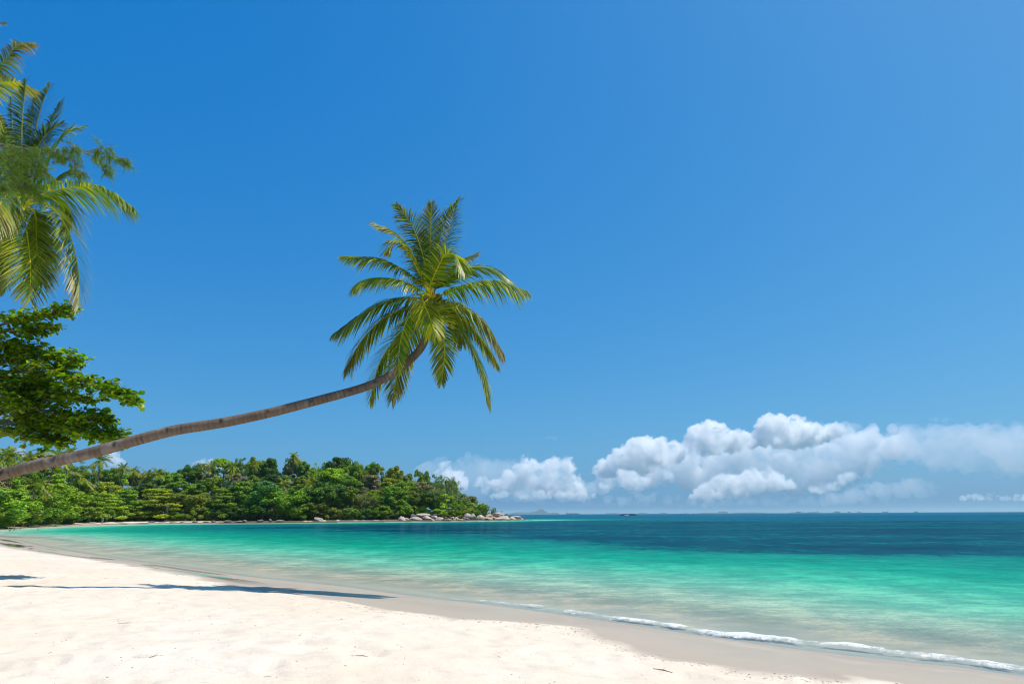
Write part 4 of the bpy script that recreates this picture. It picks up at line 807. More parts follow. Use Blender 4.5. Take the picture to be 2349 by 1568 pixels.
BL = [(a1(590), a1(760), b1(400), b1(500), 'pale grey', 'tallest pale rock of the lone cluster under the middle of the wood', 1.5), (a1(700), a1(815), b1(455), b1(502), 'pale grey', 'grey wedge leaning on the tall rock of the lone cluster', 0.3),
      (a1(385), a1(470), b1(468), b1(508), 'salmon', 'small orange rock at the left end of the lone cluster', 0.0), (a1(430), a1(600), b1(475), b1(508), 'salmon', 'low orange slab left of the tall rock in the lone cluster', 0.2), (a1(790), a1(970), b1(480), b1(506), 'salmon', 'flat orange ledge right of the tall rock in the lone cluster', 0.0),
      (a1(980), a1(1062), b1(450), b1(504), 'salmon', 'pointed pinkish rock standing alone right of the lone cluster', 0.0), (a1(1265), a1(1440), b1(465), b1(498), 'salmon', 'long low orange rock further right along the shade', 0.0), (a1(1455), a1(1535), b1(463), b1(496), 'salmon', 'round orange rock beside the long low one', 0.0),
      (a1(1675), a1(1790), b1(460), b1(492), 'salmon', 'first orange rock where the rocky point begins', 0.0), (a1(1835), a1(1905), b1(462), b1(490), 'salmon', 'second orange rock where the rocky point begins', 0.0), (a1(1925), a1(2005), b1(465), b1(492), 'cream', 'third rounded rock where the rocky point begins', 0.0),
      (a1(270), a1(330), b1(490), b1(512), 'dark', 'tiny dark rock at the edge of the shade left of the lone cluster', 0.0), (a1(205), a1(250), b1(496), b1(512), 'salmon', 'tiniest orange rock left of the lone cluster', 0.0),
      (a2(-90), a2(60), 2066, 2085, 'pale grey', 'flat pale slab at the left of the big boulder pile', 1.0), (a2(-20), a2(130), b1(415), b1(470), 'pale grey', 'pinkish slab behind the left of the boulder pile', 2.5), (a2(130), a2(350), b1(408), b1(478), 'pale grey', 'long pale sloping slab at the foot of the capped stack', 0.3),
      (a2(265), a2(480), b1(328), b1(400), 'cream', 'flat cream capstone crowning the boulder stack', 3.2), (a2(330), a2(490), b1(370), b1(450), 'pale grey', 'grey middle block under the cream capstone', 2.6), (a2(380), a2(530), b1(400), b1(465), 'pale grey', 'lower sloping block under the cream capstone', 1.0),
      (a2(130), a2(260), b1(350), b1(415), 'dark', 'brown weathered rock behind the left of the boulder pile', 4.0), (a2(520), a2(630), b1(365), b1(445), 'pale grey', 'upright pale rock right of the capped stack', 2.0), (a2(490), a2(630), b1(340), b1(400), 'dark', 'shaded dark rock under the bushes right of the capstone', 5.0),
      (a2(595), a2(755), b1(408), b1(475), 'cream', 'smooth cream block at the waterline right of the capped stack', 0.0), (a2(510), a2(590), b1(440), b1(475), 'cream', 'small pale wedge left of the smooth cream block', 0.0),
      (a2(1115), a2(1250), b1(335), b1(420), 'pale grey', 'big grey boulder topped by a bush near the end of the point', 3.0), (a2(1205), a2(1345), b1(342), b1(460), 'pale grey', 'tallest light-faced boulder near the end of the point', 1.5), (a2(1100), a2(1230), b1(415), b1(465), 'dark', 'dark split rock in front of the big grey boulder', 0.3),
      (a2(1330), a2(1480), b1(370), b1(462), 'cream', 'rounded cream boulder right of the tallest light-faced one', 1.0), (a2(1430), a2(1640), b1(395), b1(465), 'salmon', 'wide tan boulder at the water near the end of the point', 0.0), (a2(1500), a2(1640), b1(348), b1(420), 'salmon', 'tan boulder rising behind the wide tan one', 3.0),
      (a2(1560), a2(1690), b1(390), b1(450), 'salmon', 'slanting tan slab between the two wide boulders', 1.5), (a2(1640), a2(1860), b1(318), b1(400), 'salmon', 'orange whale-backed summit rock at the end of the point', 5.0), (a2(1640), a2(1790), b1(350), b1(425), 'dark', 'dark shaded flank below the orange summit rock', 3.5),
      (a2(1640), a2(1830), b1(410), b1(464), 'cream', 'smooth pale rock awash below the summit rock', 0.0), (a2(1740), a2(1940), b1(388), b1(462), 'cream', 'large smooth cream boulder at the water below the summit rock', 0.4), (a2(1860), a2(1980), b1(345), b1(400), 'dark', 'jointed dark ledge stepping down from the summit rock', 5.0),
      (a2(1860), a2(1950), b1(405), b1(460), 'cream', 'narrow cream boulder second from the seaward end', 0.3), (a2(1930), a2(2060), b1(398), b1(462), 'cream', 'last big cream boulder at the seaward end', 0.5), (a2(1970), a2(2160), b1(375), b1(412), 'salmon', 'thin orange ledge reaching farthest out to sea', 5.0),
      (a2(2030), a2(2075), b1(430), b1(464), 'salmon', 'small round rock at the foot of the last big boulder', 0.0), (a2(2130), a2(2205), b1(424), b1(456), 'salmon', 'round orange rock standing alone in the sea off the point', 0.0)]
for i, (x0, x1, yt, yb, cn, lab, back) in enumerate(BL): boulder(x0, x1, yt, yb, cn, lab, back, i + 1)
rr = random.Random(8)
for i in range(16):                                       # cobbles between the cream block and the big boulders
    X = 775 + i * 23 + rr.uniform(-6, 6); w = rr.uniform(34, 70); hgt = rr.uniform(24, 42); up = rr.choice([0, 0, 18, 38]); boulder(a2(X - w / 2), a2(X + w / 2), b1(468 - hgt - up), b1(468 - up), rr.choice(['dark', 'pale grey', 'salmon', 'dark', 'cream']), f'cobble in the low stretch of the rocky point, {ORD[i + 1]} from the left', up * 0.08, 60 + i, 'cobbles in the low stretch of the point')
for i in range(13):                                       # dark stones under the trees along the shaded shore
    X = 640 + i * 41 + rr.uniform(-10, 10); w = rr.uniform(14, 34); hgt = rr.uniform(5, 11); bb = 2092.5 - i * 0.9; boulder(X, X + w, bb - hgt, bb, 'dark', f'low stone in the shade of the wood by the water, {ORD[i + 1]} from the left', 0.6, 90 + i, 'stones along the shaded shore')
for x0, x1, yt, yb, lab in ((651, 668, 2094, 2099, 'flat orange stone at the water below the rope swing'), (532, 545, 2095.5, 2099, 'flat orange stone at the end of the far beach')): boulder(x0, x1, yt, yb, 'salmon', lab, 0, int(x0))

# ------------------------------------------------------------------ small things on the far beach
M_WOOD = bark_mat('driftwood', (0.20, 0.16, 0.12), (0.36, 0.31, 0.25), 2.0)
def log(px0, y0, px1, y1, r, label, back=0):
    p0, p1 = on_plane(px0 / 4, y0 / 4, 0.75), on_plane(px1 / 4, y1 / 4, 0.75); p0.z = gz(p0.x, p0.y) + r * 0.6; p1.z = gz(p1.x, p1.y) + r * 0.6; mid = (p0 + p1) / 2 + Vector((0, 0, 0.12)); o = empty('driftwood_log', (p0.x, p0.y, p0.z - r)); b = Build()
    b.tube(np.array(smooth_line([tuple(p0), tuple(mid), tuple(p1)], 5)) - np.array(o.location), np.linspace(r, r * 0.55, 11), 8); b.obj('stem', M_WOOD, o, smooth=True); d = p1 - p0
    for k in range(3):
        b2 = Build(); s0 = p0 + d * (0.4 + 0.18 * k) + Vector((0, 0, 0.08)); b2.tube(np.array([s0, s0 + Vector((0.3 * (-1) ** k, 0.1, 0.5)), s0 + Vector((0.5 * (-1) ** k, 0.2, 0.9))]) - np.array(o.location), [r * 0.4, r * 0.3, r * 0.12], 5); b2.obj('stub', M_WOOD, o)
    tag(o, label, 'driftwood', 'driftwood on the far beach')
log(97, 2100, 207, 2098, 0.22, 'long bleached log on the far beach under the left bushes'); log(18, 2102, 62, 2099, 0.16, 'short branchy log at the left end of the far beach'); log(20, 2094, 100, 2096, 0.14, 'thin broken log behind the long bleached one')
def rope_swing():
    px, Yb = 662 / 4.0, shore_y(165) + 2.0; c = at(px, 2084 / 4.0, Yb); z0 = gz(c.x, c.y); o = empty('rope_swing', (c.x, c.y, z0)); tag(o, 'rope swing hanging from the yellow-green tree at the far shore', 'swing')
    for s in (-0.22, 0.22):
        b = Build(); b.tube([(s, 0, 0.55), (s * 0.8, 0, 2.6), (s * 0.6, 0.2, 5.2)], [0.045] * 3, 5); b.obj('rope', M_WOOD, o)
    b = Build(); b.add(np.array([(x, y, z) for x in (-0.34, 0.34) for y in (-0.13, 0.13) for z in (0.52, 0.60)]), np.array([[0, 1, 3, 2], [4, 6, 7, 5], [0, 4, 5, 1], [2, 3, 7, 6], [0, 2, 6, 4], [1, 5, 7, 3]])); b.obj('seat', M_WOOD, o)
rope_swing()
def plain(name, c, rough=0.7):
    nt = NT(name); n = nt.noise(nt.coord('Object'), 6.0, 4); p = nt.n('BsdfPrincipled'); nt.set(p.inputs['Base Color'], nt.mix(n, tuple(v * 0.8 for v in c), c)); p.inputs['Roughness'].default_value = rough; return nt.done(p.outputs[0])
def person():
    px = 458 / 4.0; Yp = shore_y(px) + 3.0; x = (px - 512) / FPX * Yp; z = gz(x, Yp); o = empty('person', (x, Yp, z)); tag(o, 'person in green shirt and pale trousers standing under the tiered tree', 'person')
    J = [(0, 0, .93), (0, 0, 1.15), (0, 0, 1.42), (0, 0, 1.52), (0, -.02, 1.66), (.10, 0, .90), (.12, -.02, .50), (.12, .02, .06), (.12, -.12, .03), (-.10, 0, .90), (-.13, .02, .50), (-.14, .04, .06), (-.14, -.10, .03), (.19, 0, 1.40), (.25, .02, 1.12), (.27, -.08, .88), (.28, -.10, .80), (-.19, 0, 1.40), (-.25, .02, 1.12), (-.24, -.10, .90), (-.23, -.14, .82)]
    E = [(0, 1), (1, 2), (2, 3), (3, 4), (0, 5), (5, 6), (6, 7), (7, 8), (0, 9), (9, 10), (10, 11), (11, 12), (2, 13), (13, 14), (14, 15), (15, 16), (2, 17), (17, 18), (18, 19), (19, 20)]
    Rr = [.15, .13, .15, .06, .105, .10, .07, .045, .04, .10, .07, .045, .04, .065, .045, .035, .035, .065, .045, .035, .035]
    me = bpy.data.meshes.new('body'); me.from_pydata(J, E, []); bo = bpy.data.objects.new('body', me); COL.objects.link(bo); bo.parent = o
    me.materials.append(plain('skin_and_trousers', (0.50, 0.42, 0.34))); sk = bo.modifiers.new('skin', 'SKIN'); bo.modifiers.new('sub', 'SUBSURF').levels = 1
    for v, r in zip(me.skin_vertices[0].data, Rr): v.radius = (r, r)
    me.skin_vertices[0].data[0].use_root = True
    b = Build(); b.tube([(0, 0, .88), (0, 0, 1.05), (0, 0, 1.30), (0, 0, 1.44), (0, 0, 1.49)], [.18, .16, .19, .17, .08], 12)
    for s in (-1, 1): b.tube([(s * .15, 0, 1.42), (s * .22, .01, 1.30), (s * .25, .02, 1.16)], [.08, .075, .07], 8)
    b.obj('shirt', plain('green_cotton', (0.02, 0.30, 0.09)), o, smooth=True)
    V, F = ICO2; hv = V * np.array([.115, .12, .10]) + np.array([0, .015, 1.70]); np_obj('hair', hv[:, :], F, plain('dark_hair', (0.02, 0.015, 0.012)), o, smooth=True)
person()

# ------------------------------------------------------------------ things on the horizon
M_ISLE = plain('island_forest', (0.018, 0.036, 0.026), 0.9)
def islet(px0, px1, hpx, Y, label, name='island', peak=0.5, sharp=1.0, seed=0, parts=None):
    """wooded island between two columns of the 1024-wide picture, hpx high, Y metres away"""
    s = Y / FPX; w = (px1 - px0) * s; h = hpx * s; n = 90; m = 9; xs = np.linspace(-0.5, 0.5, n); rs_ = np.random.RandomState(seed)
    pf = np.clip(1 - abs(xs - (peak - 0.5)) / np.where(xs < peak - 0.5, peak + 1e-3, 1 - peak + 1e-3), 0, 1) ** sharp
    if sharp < 1: pf = np.clip(np.sin(np.pi * (xs + 0.5)), 0, 1) ** sharp
    top = pf * (1 + 0.16 * perlin(xs * 34 + seed, xs * 0 + 0.3)) * h + 0.10 * h * (perlin(xs * 90 + seed, xs * 0 + 5.3) + 0.3) * (pf > 0.02)
    if parts is not None: top = np.interp(xs, [p[0] for p in parts], [p[1] * h for p in parts]) * (1 + 0.07 * perlin(xs * 40 + seed, xs * 0 + 0.7))
    V = []
    for j in range(m):
        f = j / (m - 1); V.append(np.stack([xs * w * (1.0), np.full(n, (f - 0.5) * w * 0.45), np.maximum(top, 0) * np.sin(np.pi * f) ** 0.7 - 0.5], 1))
    V = np.vstack(V); I = np.arange(m * n).reshape(m, n); F = np.stack([I[:-1, :-1], I[:-1, 1:], I[1:, 1:], I[1:, :-1]], -1).reshape(-1, 4)
    o = np_obj(name, V, F, M_ISLE, smooth=True); pc = (px0 + px1) / 2; o.location = ((pc - 512) / FPX * Y, Y, 0.0); tag(o, label, 'island', 'far islands on the horizon'); return o
islet(506, 549, 5.3, 15000, 'hazy blue island with one pointed peak just off the rocky point', seed=2, parts=[(-.5, 0), (-.42, .22), (-.30, .40), (-.12, .42), (-.02, .36), (.10, .48), (.18, .62), (.25, .92), (.285, 1.0), (.32, .92), (.37, .62), (.43, .36), (.5, 0)])
islet(547, 557, 1.7, 15000, 'small hazy hump right of the peaked island', sharp=0.4, seed=3)
for i, (a_, b_, h_, lab) in enumerate([(601, 617, 0.9, 'low hazy island left of the dark barge'), (633, 643, 1.0, 'low hazy island right of the dark barge'), (654, 662, 1.0, 'short hazy islet, third low one right of the peak'), (691, 712, 0.8, 'thin hazy strip of land left of the domed island'), (710, 721, 2.0, 'smooth domed hazy island at mid horizon'),
                                       (724, 756, 0.8, 'long thin hazy coast right of the domed island'), (780, 797, 0.8, 'thin hazy coast in front of the big cloud')]):
    islet(a_, b_, h_, 13000, lab, sharp=0.45, seed=10 + i)
for i, (a_, b_, h_, lab) in enumerate([(786.5, 791.5, 1.5, 'small dark wooded islet, left one of three at right'), (823, 829.5, 1.4, 'dark wooded islet, middle one of three at right'), (836.5, 839.5, 1.1, 'tiny dark wooded islet, right one of three at right')]):
    islet(a_, b_, h_, 9000, lab, sharp=0.3, seed=30 + i)
M_HULL, M_WHITE, M_RUST = plain('ship_hull_paint', (0.05, 0.07, 0.10)), plain('white_boat_paint', (0.75, 0.75, 0.75), 0.4), plain('dark_barge_steel', (0.035, 0.022, 0.020))
def hull(b, L, Bm, H, z0=-0.5, bow=0.18):
    xs = np.linspace(-0.5, 0.5, 15); V = []
    for x in xs:
        wd = Bm * 0.5 * (1 - max(0, (x - 0.5 + bow) / bow) ** 2) * (1 - 0.35 * max(0, (-x - 0.40) / 0.10)); sh = H * (1 + 0.18 * max(0, x - 0.3) * 5 * 0.5)
        V += [(x * L, -wd * 0.7, z0), (x * L, -wd, sh), (x * L, wd, sh), (x * L, wd * 0.7, z0)]
    I = np.arange(60).reshape(15, 4); J = np.roll(I, -1, 1); F = np.stack([I[:-1], I[1:], J[1:], J[:-1]], -1).reshape(-1, 4); b.add(np.array(V), np.vstack([F, [I[0]], [I[-1][::-1]]]))
def boxb(b, x0, x1, y0, y1, z0, z1):
    b.add(np.array([(x, y, z) for x in (x0, x1) for y in (y0, y1) for z in (z0, z1)]), np.array([[0, 1, 3, 2], [4, 6, 7, 5], [0, 4, 5, 1], [2, 3, 7, 6], [0, 2, 6, 4], [1, 5, 7, 3]]))
def ship(px, L, H, Y, label, flip=1, mast=True, house=True, hm=M_HULL):
    o = empty('cargo_ship', ((px - 512) / FPX * Y, Y, 0), 0.12 if flip > 0 else math.pi - 0.1); tag(o, label, 'ship', 'ships on the horizon'); b = Build(); hull(b, L, L * 0.14, H); b.obj('hull', hm, o)
    if house: b = Build(); boxb(b, -0.46 * L, -0.34 * L, -0.05 * L, 0.05 * L, H, H * 2.4); boxb(b, -0.43 * L, -0.37 * L, -0.04 * L, 0.04 * L, H * 2.4, H * 2.9); b.obj('deckhouse', M_WHITE, o)
    if mast: b = Build(); b.tube([(-0.40 * L, 0, H * 2.5), (-0.40 * L, 0, H * 4.2)], [L * 0.006] * 2, 6); b.tube([(0.3 * L, 0, H), (0.3 * L, 0, H * 2.2)], [L * 0.005] * 2, 6); b.obj('mast', M_HULL, o)
    if house: b = Build(); [boxb(b, (-0.25 + 0.14 * k) * L, (-0.15 + 0.14 * k) * L, -0.05 * L, 0.05 * L, H, H * 1.25) for k in range(4)]; b.obj('hatches', M_RUST, o)
ship(570, 130, 7.5, 6500, 'long low tanker with a stern mast right of the peaked island'); ship(803, 150, 8.0, 9000, 'faint long ship left of the wooded islets', -1); ship(873, 60, 6.0, 7000, 'tiny ship right of the wooded islets', -1); ship(903, 46, 8.0, 7000, 'rightmost tiny ship on the horizon', 1); ship(848, 50, 6.0, 8000, 'tiny faint ship just right of the wooded islets', 1)
def barge():
    Yb = 960.0; o = empty('barge', ((624 - 512) / FPX * Yb, Yb, 0), 0.05); tag(o, 'long low dark barge lying on the sea just under the horizon', 'barge'); b = Build(); hull(b, 23.0, 7.0, 1.35, -0.4, 0.08); b.obj('hull', M_RUST, o)
    b = Build(); [boxb(b, -10 + 2.9 * k, -8.4 + 2.9 * k, -2.6, 2.6, 1.36, 1.36 + 0.25 + 0.25 * ((k * 7) % 3)) for k in range(7)]; b.obj('deck_cargo', M_RUST, o)
    o2 = empty('motorboat', ((622 - 512) / FPX * 900, 900.0, 0), 0.2); tag(o2, 'small white motorboat in front of the dark barge', 'boat'); b = Build(); hull(b, 6.5, 2.0, 0.55, -0.2, 0.4); b.obj('hull', M_WHITE, o2); b = Build(); boxb(b, -1.2, 0.8, -0.6, 0.6, 0.56, 1.05); b.obj('cabin', M_WHITE, o2)
    o3 = empty('motorboat', ((681 - 512) / FPX * 2600, 2600.0, 0), -0.1); tag(o3, 'white boat far out below the thin strip of land', 'boat'); b = Build(); hull(b, 26, 6.0, 2.4, -0.4, 0.3); b.obj('hull', M_WHITE, o3); b = Build(); boxb(b, -7, 5, -2.0, 2.0, 2.41, 4.6); b.obj('cabin', M_WHITE, o3)
barge()
mk = empty('marker_pole', (0, 0, 0)); Yk = shore_y(502) + 6; ck = at(502, 514.0, Yk); mk.location = (ck.x, Yk, ck.z - 0.6); tag(mk, 'thin navigation pole with a small topmark on the summit rock', 'pole')
b = Build(); b.tube([(0, 0, -0.6), (0, 0, 1.6)], [0.07, 0.05], 6); b.obj('post', M_RUST, mk); b = Build(); boxb(b, -0.14, 0.14, -0.14, 0.14, 1.61, 1.95); b.obj('topmark', M_RUST, mk)

# ------------------------------------------------------------------ litter on the sand
rs = np.random.RandomState(77); n = 1700; r0 = 3.2 + 20 * rs.rand(n) ** 1.1; a0 = np.radians(rs.uniform(-45, 34, n)); dx, dy = r0 * np.sin(a0), r0 * np.cos(a0); P_ = np.stack([dx, dy], 1)
zz, _, dDd, _, inDd = ground_z(P_); jj = rs.randint(18, 110, 700); tt = rs.rand(700)[:, None]; wr = D[jj] * (1 - tt) + D[jj + 1] * tt + rs.randn(700, 2) * 0.16 - np.array([0.25, 0.35])
P_ = np.vstack([P_, wr]); dx, dy = P_[:, 0], P_[:, 1]; zz, _, dDd, _, inDd = ground_z(P_)
ok = inDd & (dDd > 0.05) & ((fbm(dx * 0.5, dy * 0.5, 2) > -0.1) | (dDd < 0.6)); dx, dy, zz = dx[ok], dy[ok], zz[ok]; lt = Build()
from mathutils.bvhtree import BVHTree
_gv = np.empty(len(ground.data.vertices) * 3, np.float32); ground.data.vertices.foreach_get('co', _gv); _gv = _gv.reshape(-1, 3)
near_f = [tuple(p.vertices) for p in ground.data.polygons if p.index < 430 * 530]
bvh = BVHTree.FromPolygons([tuple(v) for v in _gv[:531 * 431 + 10]], [f for f in near_f if max(f) < 531 * 431 + 10])
def sand_z(x, y):
    h = bvh.ray_cast(Vector((x, y, 5)), Vector((0, 0, -1))); return h[0].z if h[0] else gz(x, y)
for x, y in zip(dx, dy):
    z = sand_z(x, y); a_ = rs.uniform(0, np.pi); L = rs.choice([0.010, 0.018, 0.03, 0.05, 0.085], p=[.40, .34, .18, .07, .01]) * (0.6 + 0.03 * y); w = min(L * 0.28, 0.005); d = np.array([math.cos(a_), math.sin(a_), rs.uniform(0, 0.25)]); p0 = np.array([x, y, z + 0.004])
    lt.tube([p0 - d * L / 2, p0 + np.array([0, 0, 0.3 * w]), p0 + d * L / 2], [w * 0.3, w * 0.5, w * 0.15], 4, hue=np.tile(np.array([(0.22, 0.14, 0.09), (0.10, 0.07, 0.05), (0.34, 0.25, 0.16)][rs.randint(3)]), (14, 1)))
def litter_mat():
    nt = NT('dry_litter'); p = nt.n('BsdfPrincipled'); nt.set(p.inputs['Base Color'], nt.attr('hue', 'Color')); p.inputs['Roughness'].default_value = 0.9; return nt.done(p.outputs[0])
M_LIT = litter_mat(); lo = lt.obj('beach_litter', M_LIT); tag(lo, 'specks of dry seaweed and twigs scattered over the white sand', 'litter', kind='stuff')
def twig(px0, y0, px1, y1, r, label, col=(0.11, 0.06, 0.04)):
    p0, p1 = on_plane(px0 / 4, y0 / 4, 0.55), on_plane(px1 / 4, y1 / 4, 0.55); p0.z, p1.z = sand_z(p0.x, p0.y) + r, sand_z(p1.x, p1.y) + r; m = (p0 + p1) / 2 + Vector((0.01, 0.02, 0.008)); m.z = sand_z(m.x, m.y) + r * 1.4; b = Build(); o = empty('twig', tuple(p0))
    L0 = np.array(p0); b.tube(np.array([p0, m, p1]) - L0, [r * 0.6, r, r * 0.4], 6, hue=np.tile(np.array(col), (20, 1))); b.obj('stem', M_LIT, o)
    b = Build(); b.tube(np.array([m, m + (p1 - p0) * 0.12 + Vector((0, 0.05, 0.02))]) - L0, [r * 0.5, r * 0.2], 5, hue=np.tile(np.array(col), (12, 1))); b.obj('side_shoot', M_LIT, o); tag(o, label, 'twig', 'twigs on the sand')
twig(2610, 2622, 2688, 2636, 0.0045, 'dark twig at the edge of the dry sand, right of centre'); twig(1420, 2640, 1470, 2642, 0.0035, 'reddish twig lying on the sand near the bottom centre', (0.20, 0.09, 0.06)); twig(560, 2675, 645, 2667, 0.0035, 'long thin twig near the bottom left', (0.24, 0.16, 0.10)); twig(470, 2496, 530, 2500, 0.004, 'pale twig in the sand left of centre', (0.28, 0.17, 0.11))
# ------------------------------------------------------------------ clouds
def cloud_mat(name, density, scale=None, lo=0.40, hi=0.56):
    nt = NT(name); v = nt.n('VolumePrincipled'); v.inputs['Color'].default_value = c4((1.0, 0.995, 0.985)); v.inputs['Anisotropy'].default_value = 0.0
    if scale is None: v.inputs['Density'].default_value = density
    else:
        n = nt.noise(nt.coord('Object'), 1.0 / scale, 5, 0.70)
        nt.set(v.inputs['Density'], nt.math('MULTIPLY', nt.ramp(n, [(lo, 0.0), (hi, 1.0)]), density))
    return nt.done(v.outputs[0], 'Volume')
M_CLOUD, M_SOFT, M_VEIL, M_BODY = cloud_mat('cloud_vapour', 0.015, 330, 0.43, 0.57), cloud_mat('soft_cloud_vapour', 0.011, 300, 0.42, 0.58), cloud_mat('veil_vapour', 0.0013, 900, 0.32, 0.62), cloud_mat('cloud_body_vapour', 0.0040, 700, 0.34, 0.60)
def crop_px(pts): return np.array([(425 + x * 0.255, 390 + y * 0.255) for x, y in pts])
def make_cloud(name, poly, Y, mat, label, seed, rmax=9.0, rmin=1.0, n=220, voxel=0.45, depth=1.6, fine=(4, 3), disp=1.0, group='clouds low over the sea'):
    """closed hull grown from many lobes that fill an outline (picture columns and rows at Y metres), as deep as it is tall"""
    rng = np.random.RandomState(seed); s = Y / FPX; Q = np.array(poly, float); lo_, hi_ = Q.min(0), Q.max(0); Vs, Fs = [], []; k = 0
    pts = rng.uniform(lo_, hi_, (n * 6, 2)); pts = pts[inside(pts, Q)][:n]; dist = poly_dist(pts, np.vstack([Q, Q[:1]]))
    def add(c, r, sq):
        nonlocal k
        Vs.append(ICO2[0] * np.array([r, r, r * sq]) + c); Fs.append(ICO2[1] + k); k += len(ICO2[0])
    for (px, py), d in zip(pts, dist):
        r = np.clip(d * 0.85, rmin, rmax * rng.uniform(0.55, 1.0)) * s; c = np.array(at(px, py, Y + rng.uniform(-1, 1) * rmax * depth * s)); sq = 0.85; add(c, r, sq)
        for j in range(fine[0]):
            e = rdir(rng, 1, 0.45)[0]; e[1] = -abs(e[1]) if rng.rand() < 0.7 else e[1]; r2 = r * rng.uniform(0.28, 0.50); c2 = c + e * r * np.array([1, 1, sq]) * 0.9; add(c2, r2, 0.9)
            for i in range(fine[1]):
                f = rdir(rng, 1, 0.4)[0]; f[1] = -abs(f[1]); add(c2 + f * r2 * 0.9, r2 * rng.uniform(0.3, 0.5), 1.0)
    V = np.vstack(Vs); F = np.vstack(Fs); base = V.mean(0); base[2] = V[:, 2].min(); o = np_obj(name, V - base, F, mat); o.location = base
    m = o.modifiers.new('remesh', 'REMESH'); m.mode = 'VOXEL'; m.voxel_size = voxel * s; m.use_smooth_shade = True
    def swell(sc_, st):
        tx = bpy.data.textures.new('cloud_noise', 'CLOUDS'); tx.noise_scale = sc_ * s; tx.noise_depth = 2; tx.noise_type = 'HARD_NOISE'
        dm = o.modifiers.new('billow', 'DISPLACE'); dm.texture = tx; dm.strength = st * s * disp * min(1.0, rmax / 8.0); dm.mid_level = 0.20; dm.texture_coords = 'LOCAL'
    swell(9.0, 11.0); swell(3.6, 5.0)
    m2 = o.modifiers.new('clean', 'REMESH'); m2.mode = 'VOXEL'; m2.voxel_size = voxel * s * 0.8; m2.use_smooth_shade = True
    swell(2.6, 2.0); swell(1.2, 0.8)
    tag(o, label, 'cloud', group); return o
make_cloud('cumulus_cloud', crop_px([(655, 345), (660, 300), (730, 255), (780, 215), (840, 190), (900, 186), (960, 215), (1030, 195), (1040, 140), (1130, 126), (1200, 152), (1290, 182), (1300, 215), (1240, 235), (1120, 240), (1010, 262), (940, 290), (860, 330), (800, 330), (730, 330)]),
           12500, M_CLOUD, 'big white cumulus with cauliflower top, left half of the long bank', 3, rmax=10, n=150)
make_cloud('cumulus_cloud', crop_px([(1295, 200), (1310, 135), (1345, 98), (1400, 112), (1460, 112), (1510, 128), (1560, 148), (1610, 140), (1650, 150), (1620, 185), (1560, 200), (1450, 225), (1380, 215)]),
           12900, M_CLOUD, 'highest white cumulus tower, right half of the long bank', 5, rmax=9, n=150)
make_cloud('cumulus_cloud', crop_px([(1035, 424), (1060, 395), (1100, 372), (1130, 345), (1230, 340), (1290, 310), (1320, 340), (1345, 300), (1400, 340), (1475, 366), (1440, 382), (1340, 385), (1260, 405), (1180, 418), (1100, 428)]), 11000, M_CLOUD, 'brightest low cumulus in front of the bank, right of centre', 12, rmax=8, n=150)
make_cloud('cumulus_cloud', crop_px([(1360, 310), (1362, 265), (1385, 235), (1410, 230), (1440, 265), (1448, 292), (1425, 290), (1405, 262), (1385, 280), (1382, 312)]), 11600, M_SOFT, 'small curled turret above the brightest low cumulus', 23, rmax=4, n=70)
make_cloud('cumulus_cloud', crop_px([(1505, 385), (1560, 365), (1600, 368), (1630, 335), (1680, 318), (1712, 318), (1690, 345), (1650, 362), (1600, 392), (1550, 402)]), 11500, M_SOFT, 'small slanting cumulus right of the brightest one', 13, rmax=5, n=90)
make_cloud('cumulus_cloud', crop_px([(755, 320), (790, 312), (830, 335), (885, 345), (880, 368), (840, 395), (790, 385), (770, 372), (690, 388), (675, 372), (720, 352), (760, 350)]), 11200, M_CLOUD, 'bright puffs low in front of the left end of the bank', 14, rmax=5, n=150)
make_cloud('cumulus_cloud', crop_px([(922, 345), (925, 325), (950, 317), (980, 330), (965, 348)]), 11200, M_SOFT, 'single small puff under the left half of the bank', 24, rmax=4, n=30)
make_cloud('cumulus_cloud', crop_px([(195, 372), (215, 345), (240, 338), (280, 352), (305, 322), (340, 315), (365, 295), (380, 262), (400, 230), (418, 236), (405, 265), (440, 275), (475, 292), (485, 265), (545, 268), (570, 258), (586, 285), (588, 330), (625, 345), (640, 385), (620, 420), (540, 408), (450, 412), (370, 405), (300, 400), (230, 402)]),
           12600, M_SOFT, 'cumulus cluster with a thin spire above the peaked island', 15, rmax=7, n=120)
make_cloud('cumulus_cloud', crop_px([(250, 425), (330, 415), (420, 425), (560, 420), (640, 430), (680, 412), (640, 402), (560, 395), (420, 392), (330, 396), (260, 402)]), 11800, M_SOFT, 'flat row of cloud bases under the spired cluster', 25, rmax=4, n=120)
make_cloud('cumulus_cloud', crop_px([(38, 330), (60, 300), (80, 280), (98, 285), (105, 312), (140, 325), (162, 360), (165, 385), (130, 390), (60, 380)]), 13000, M_SOFT, 'faint cumulus rising behind the headland trees', 17, rmax=6, n=110)
def px_poly(x0, x1, y0, y1, k=14):
    return [((x0 + x1) / 2 + (x1 - x0) / 2 * math.cos(t), (y0 + y1) / 2 + (y1 - y0) / 2 * math.sin(t)) for t in np.linspace(0, 2 * math.pi, k, endpoint=False)]
make_cloud('cumulus_cloud', [(100, 468), (104, 452), (112, 449), (119, 452), (121, 458), (126, 461), (126, 468)], 11000, M_SOFT, 'small pink-white cloud above the left trees beside a palm', 18, rmax=4, n=60)
make_cloud('cumulus_cloud', [(190, 468), (196, 461), (203, 459), (208, 461), (214, 459), (222, 463), (224, 468)], 11500, M_SOFT, 'small flat cloud behind the trees left of centre', 19, rmax=4, n=60)
make_cloud('cumulus_cloud', [(12, 457), (14, 450), (20, 447), (25, 452), (24, 458)], 11000, M_SOFT, 'little cloud between the leaves and the palm at the far left', 20, rmax=3, n=40)
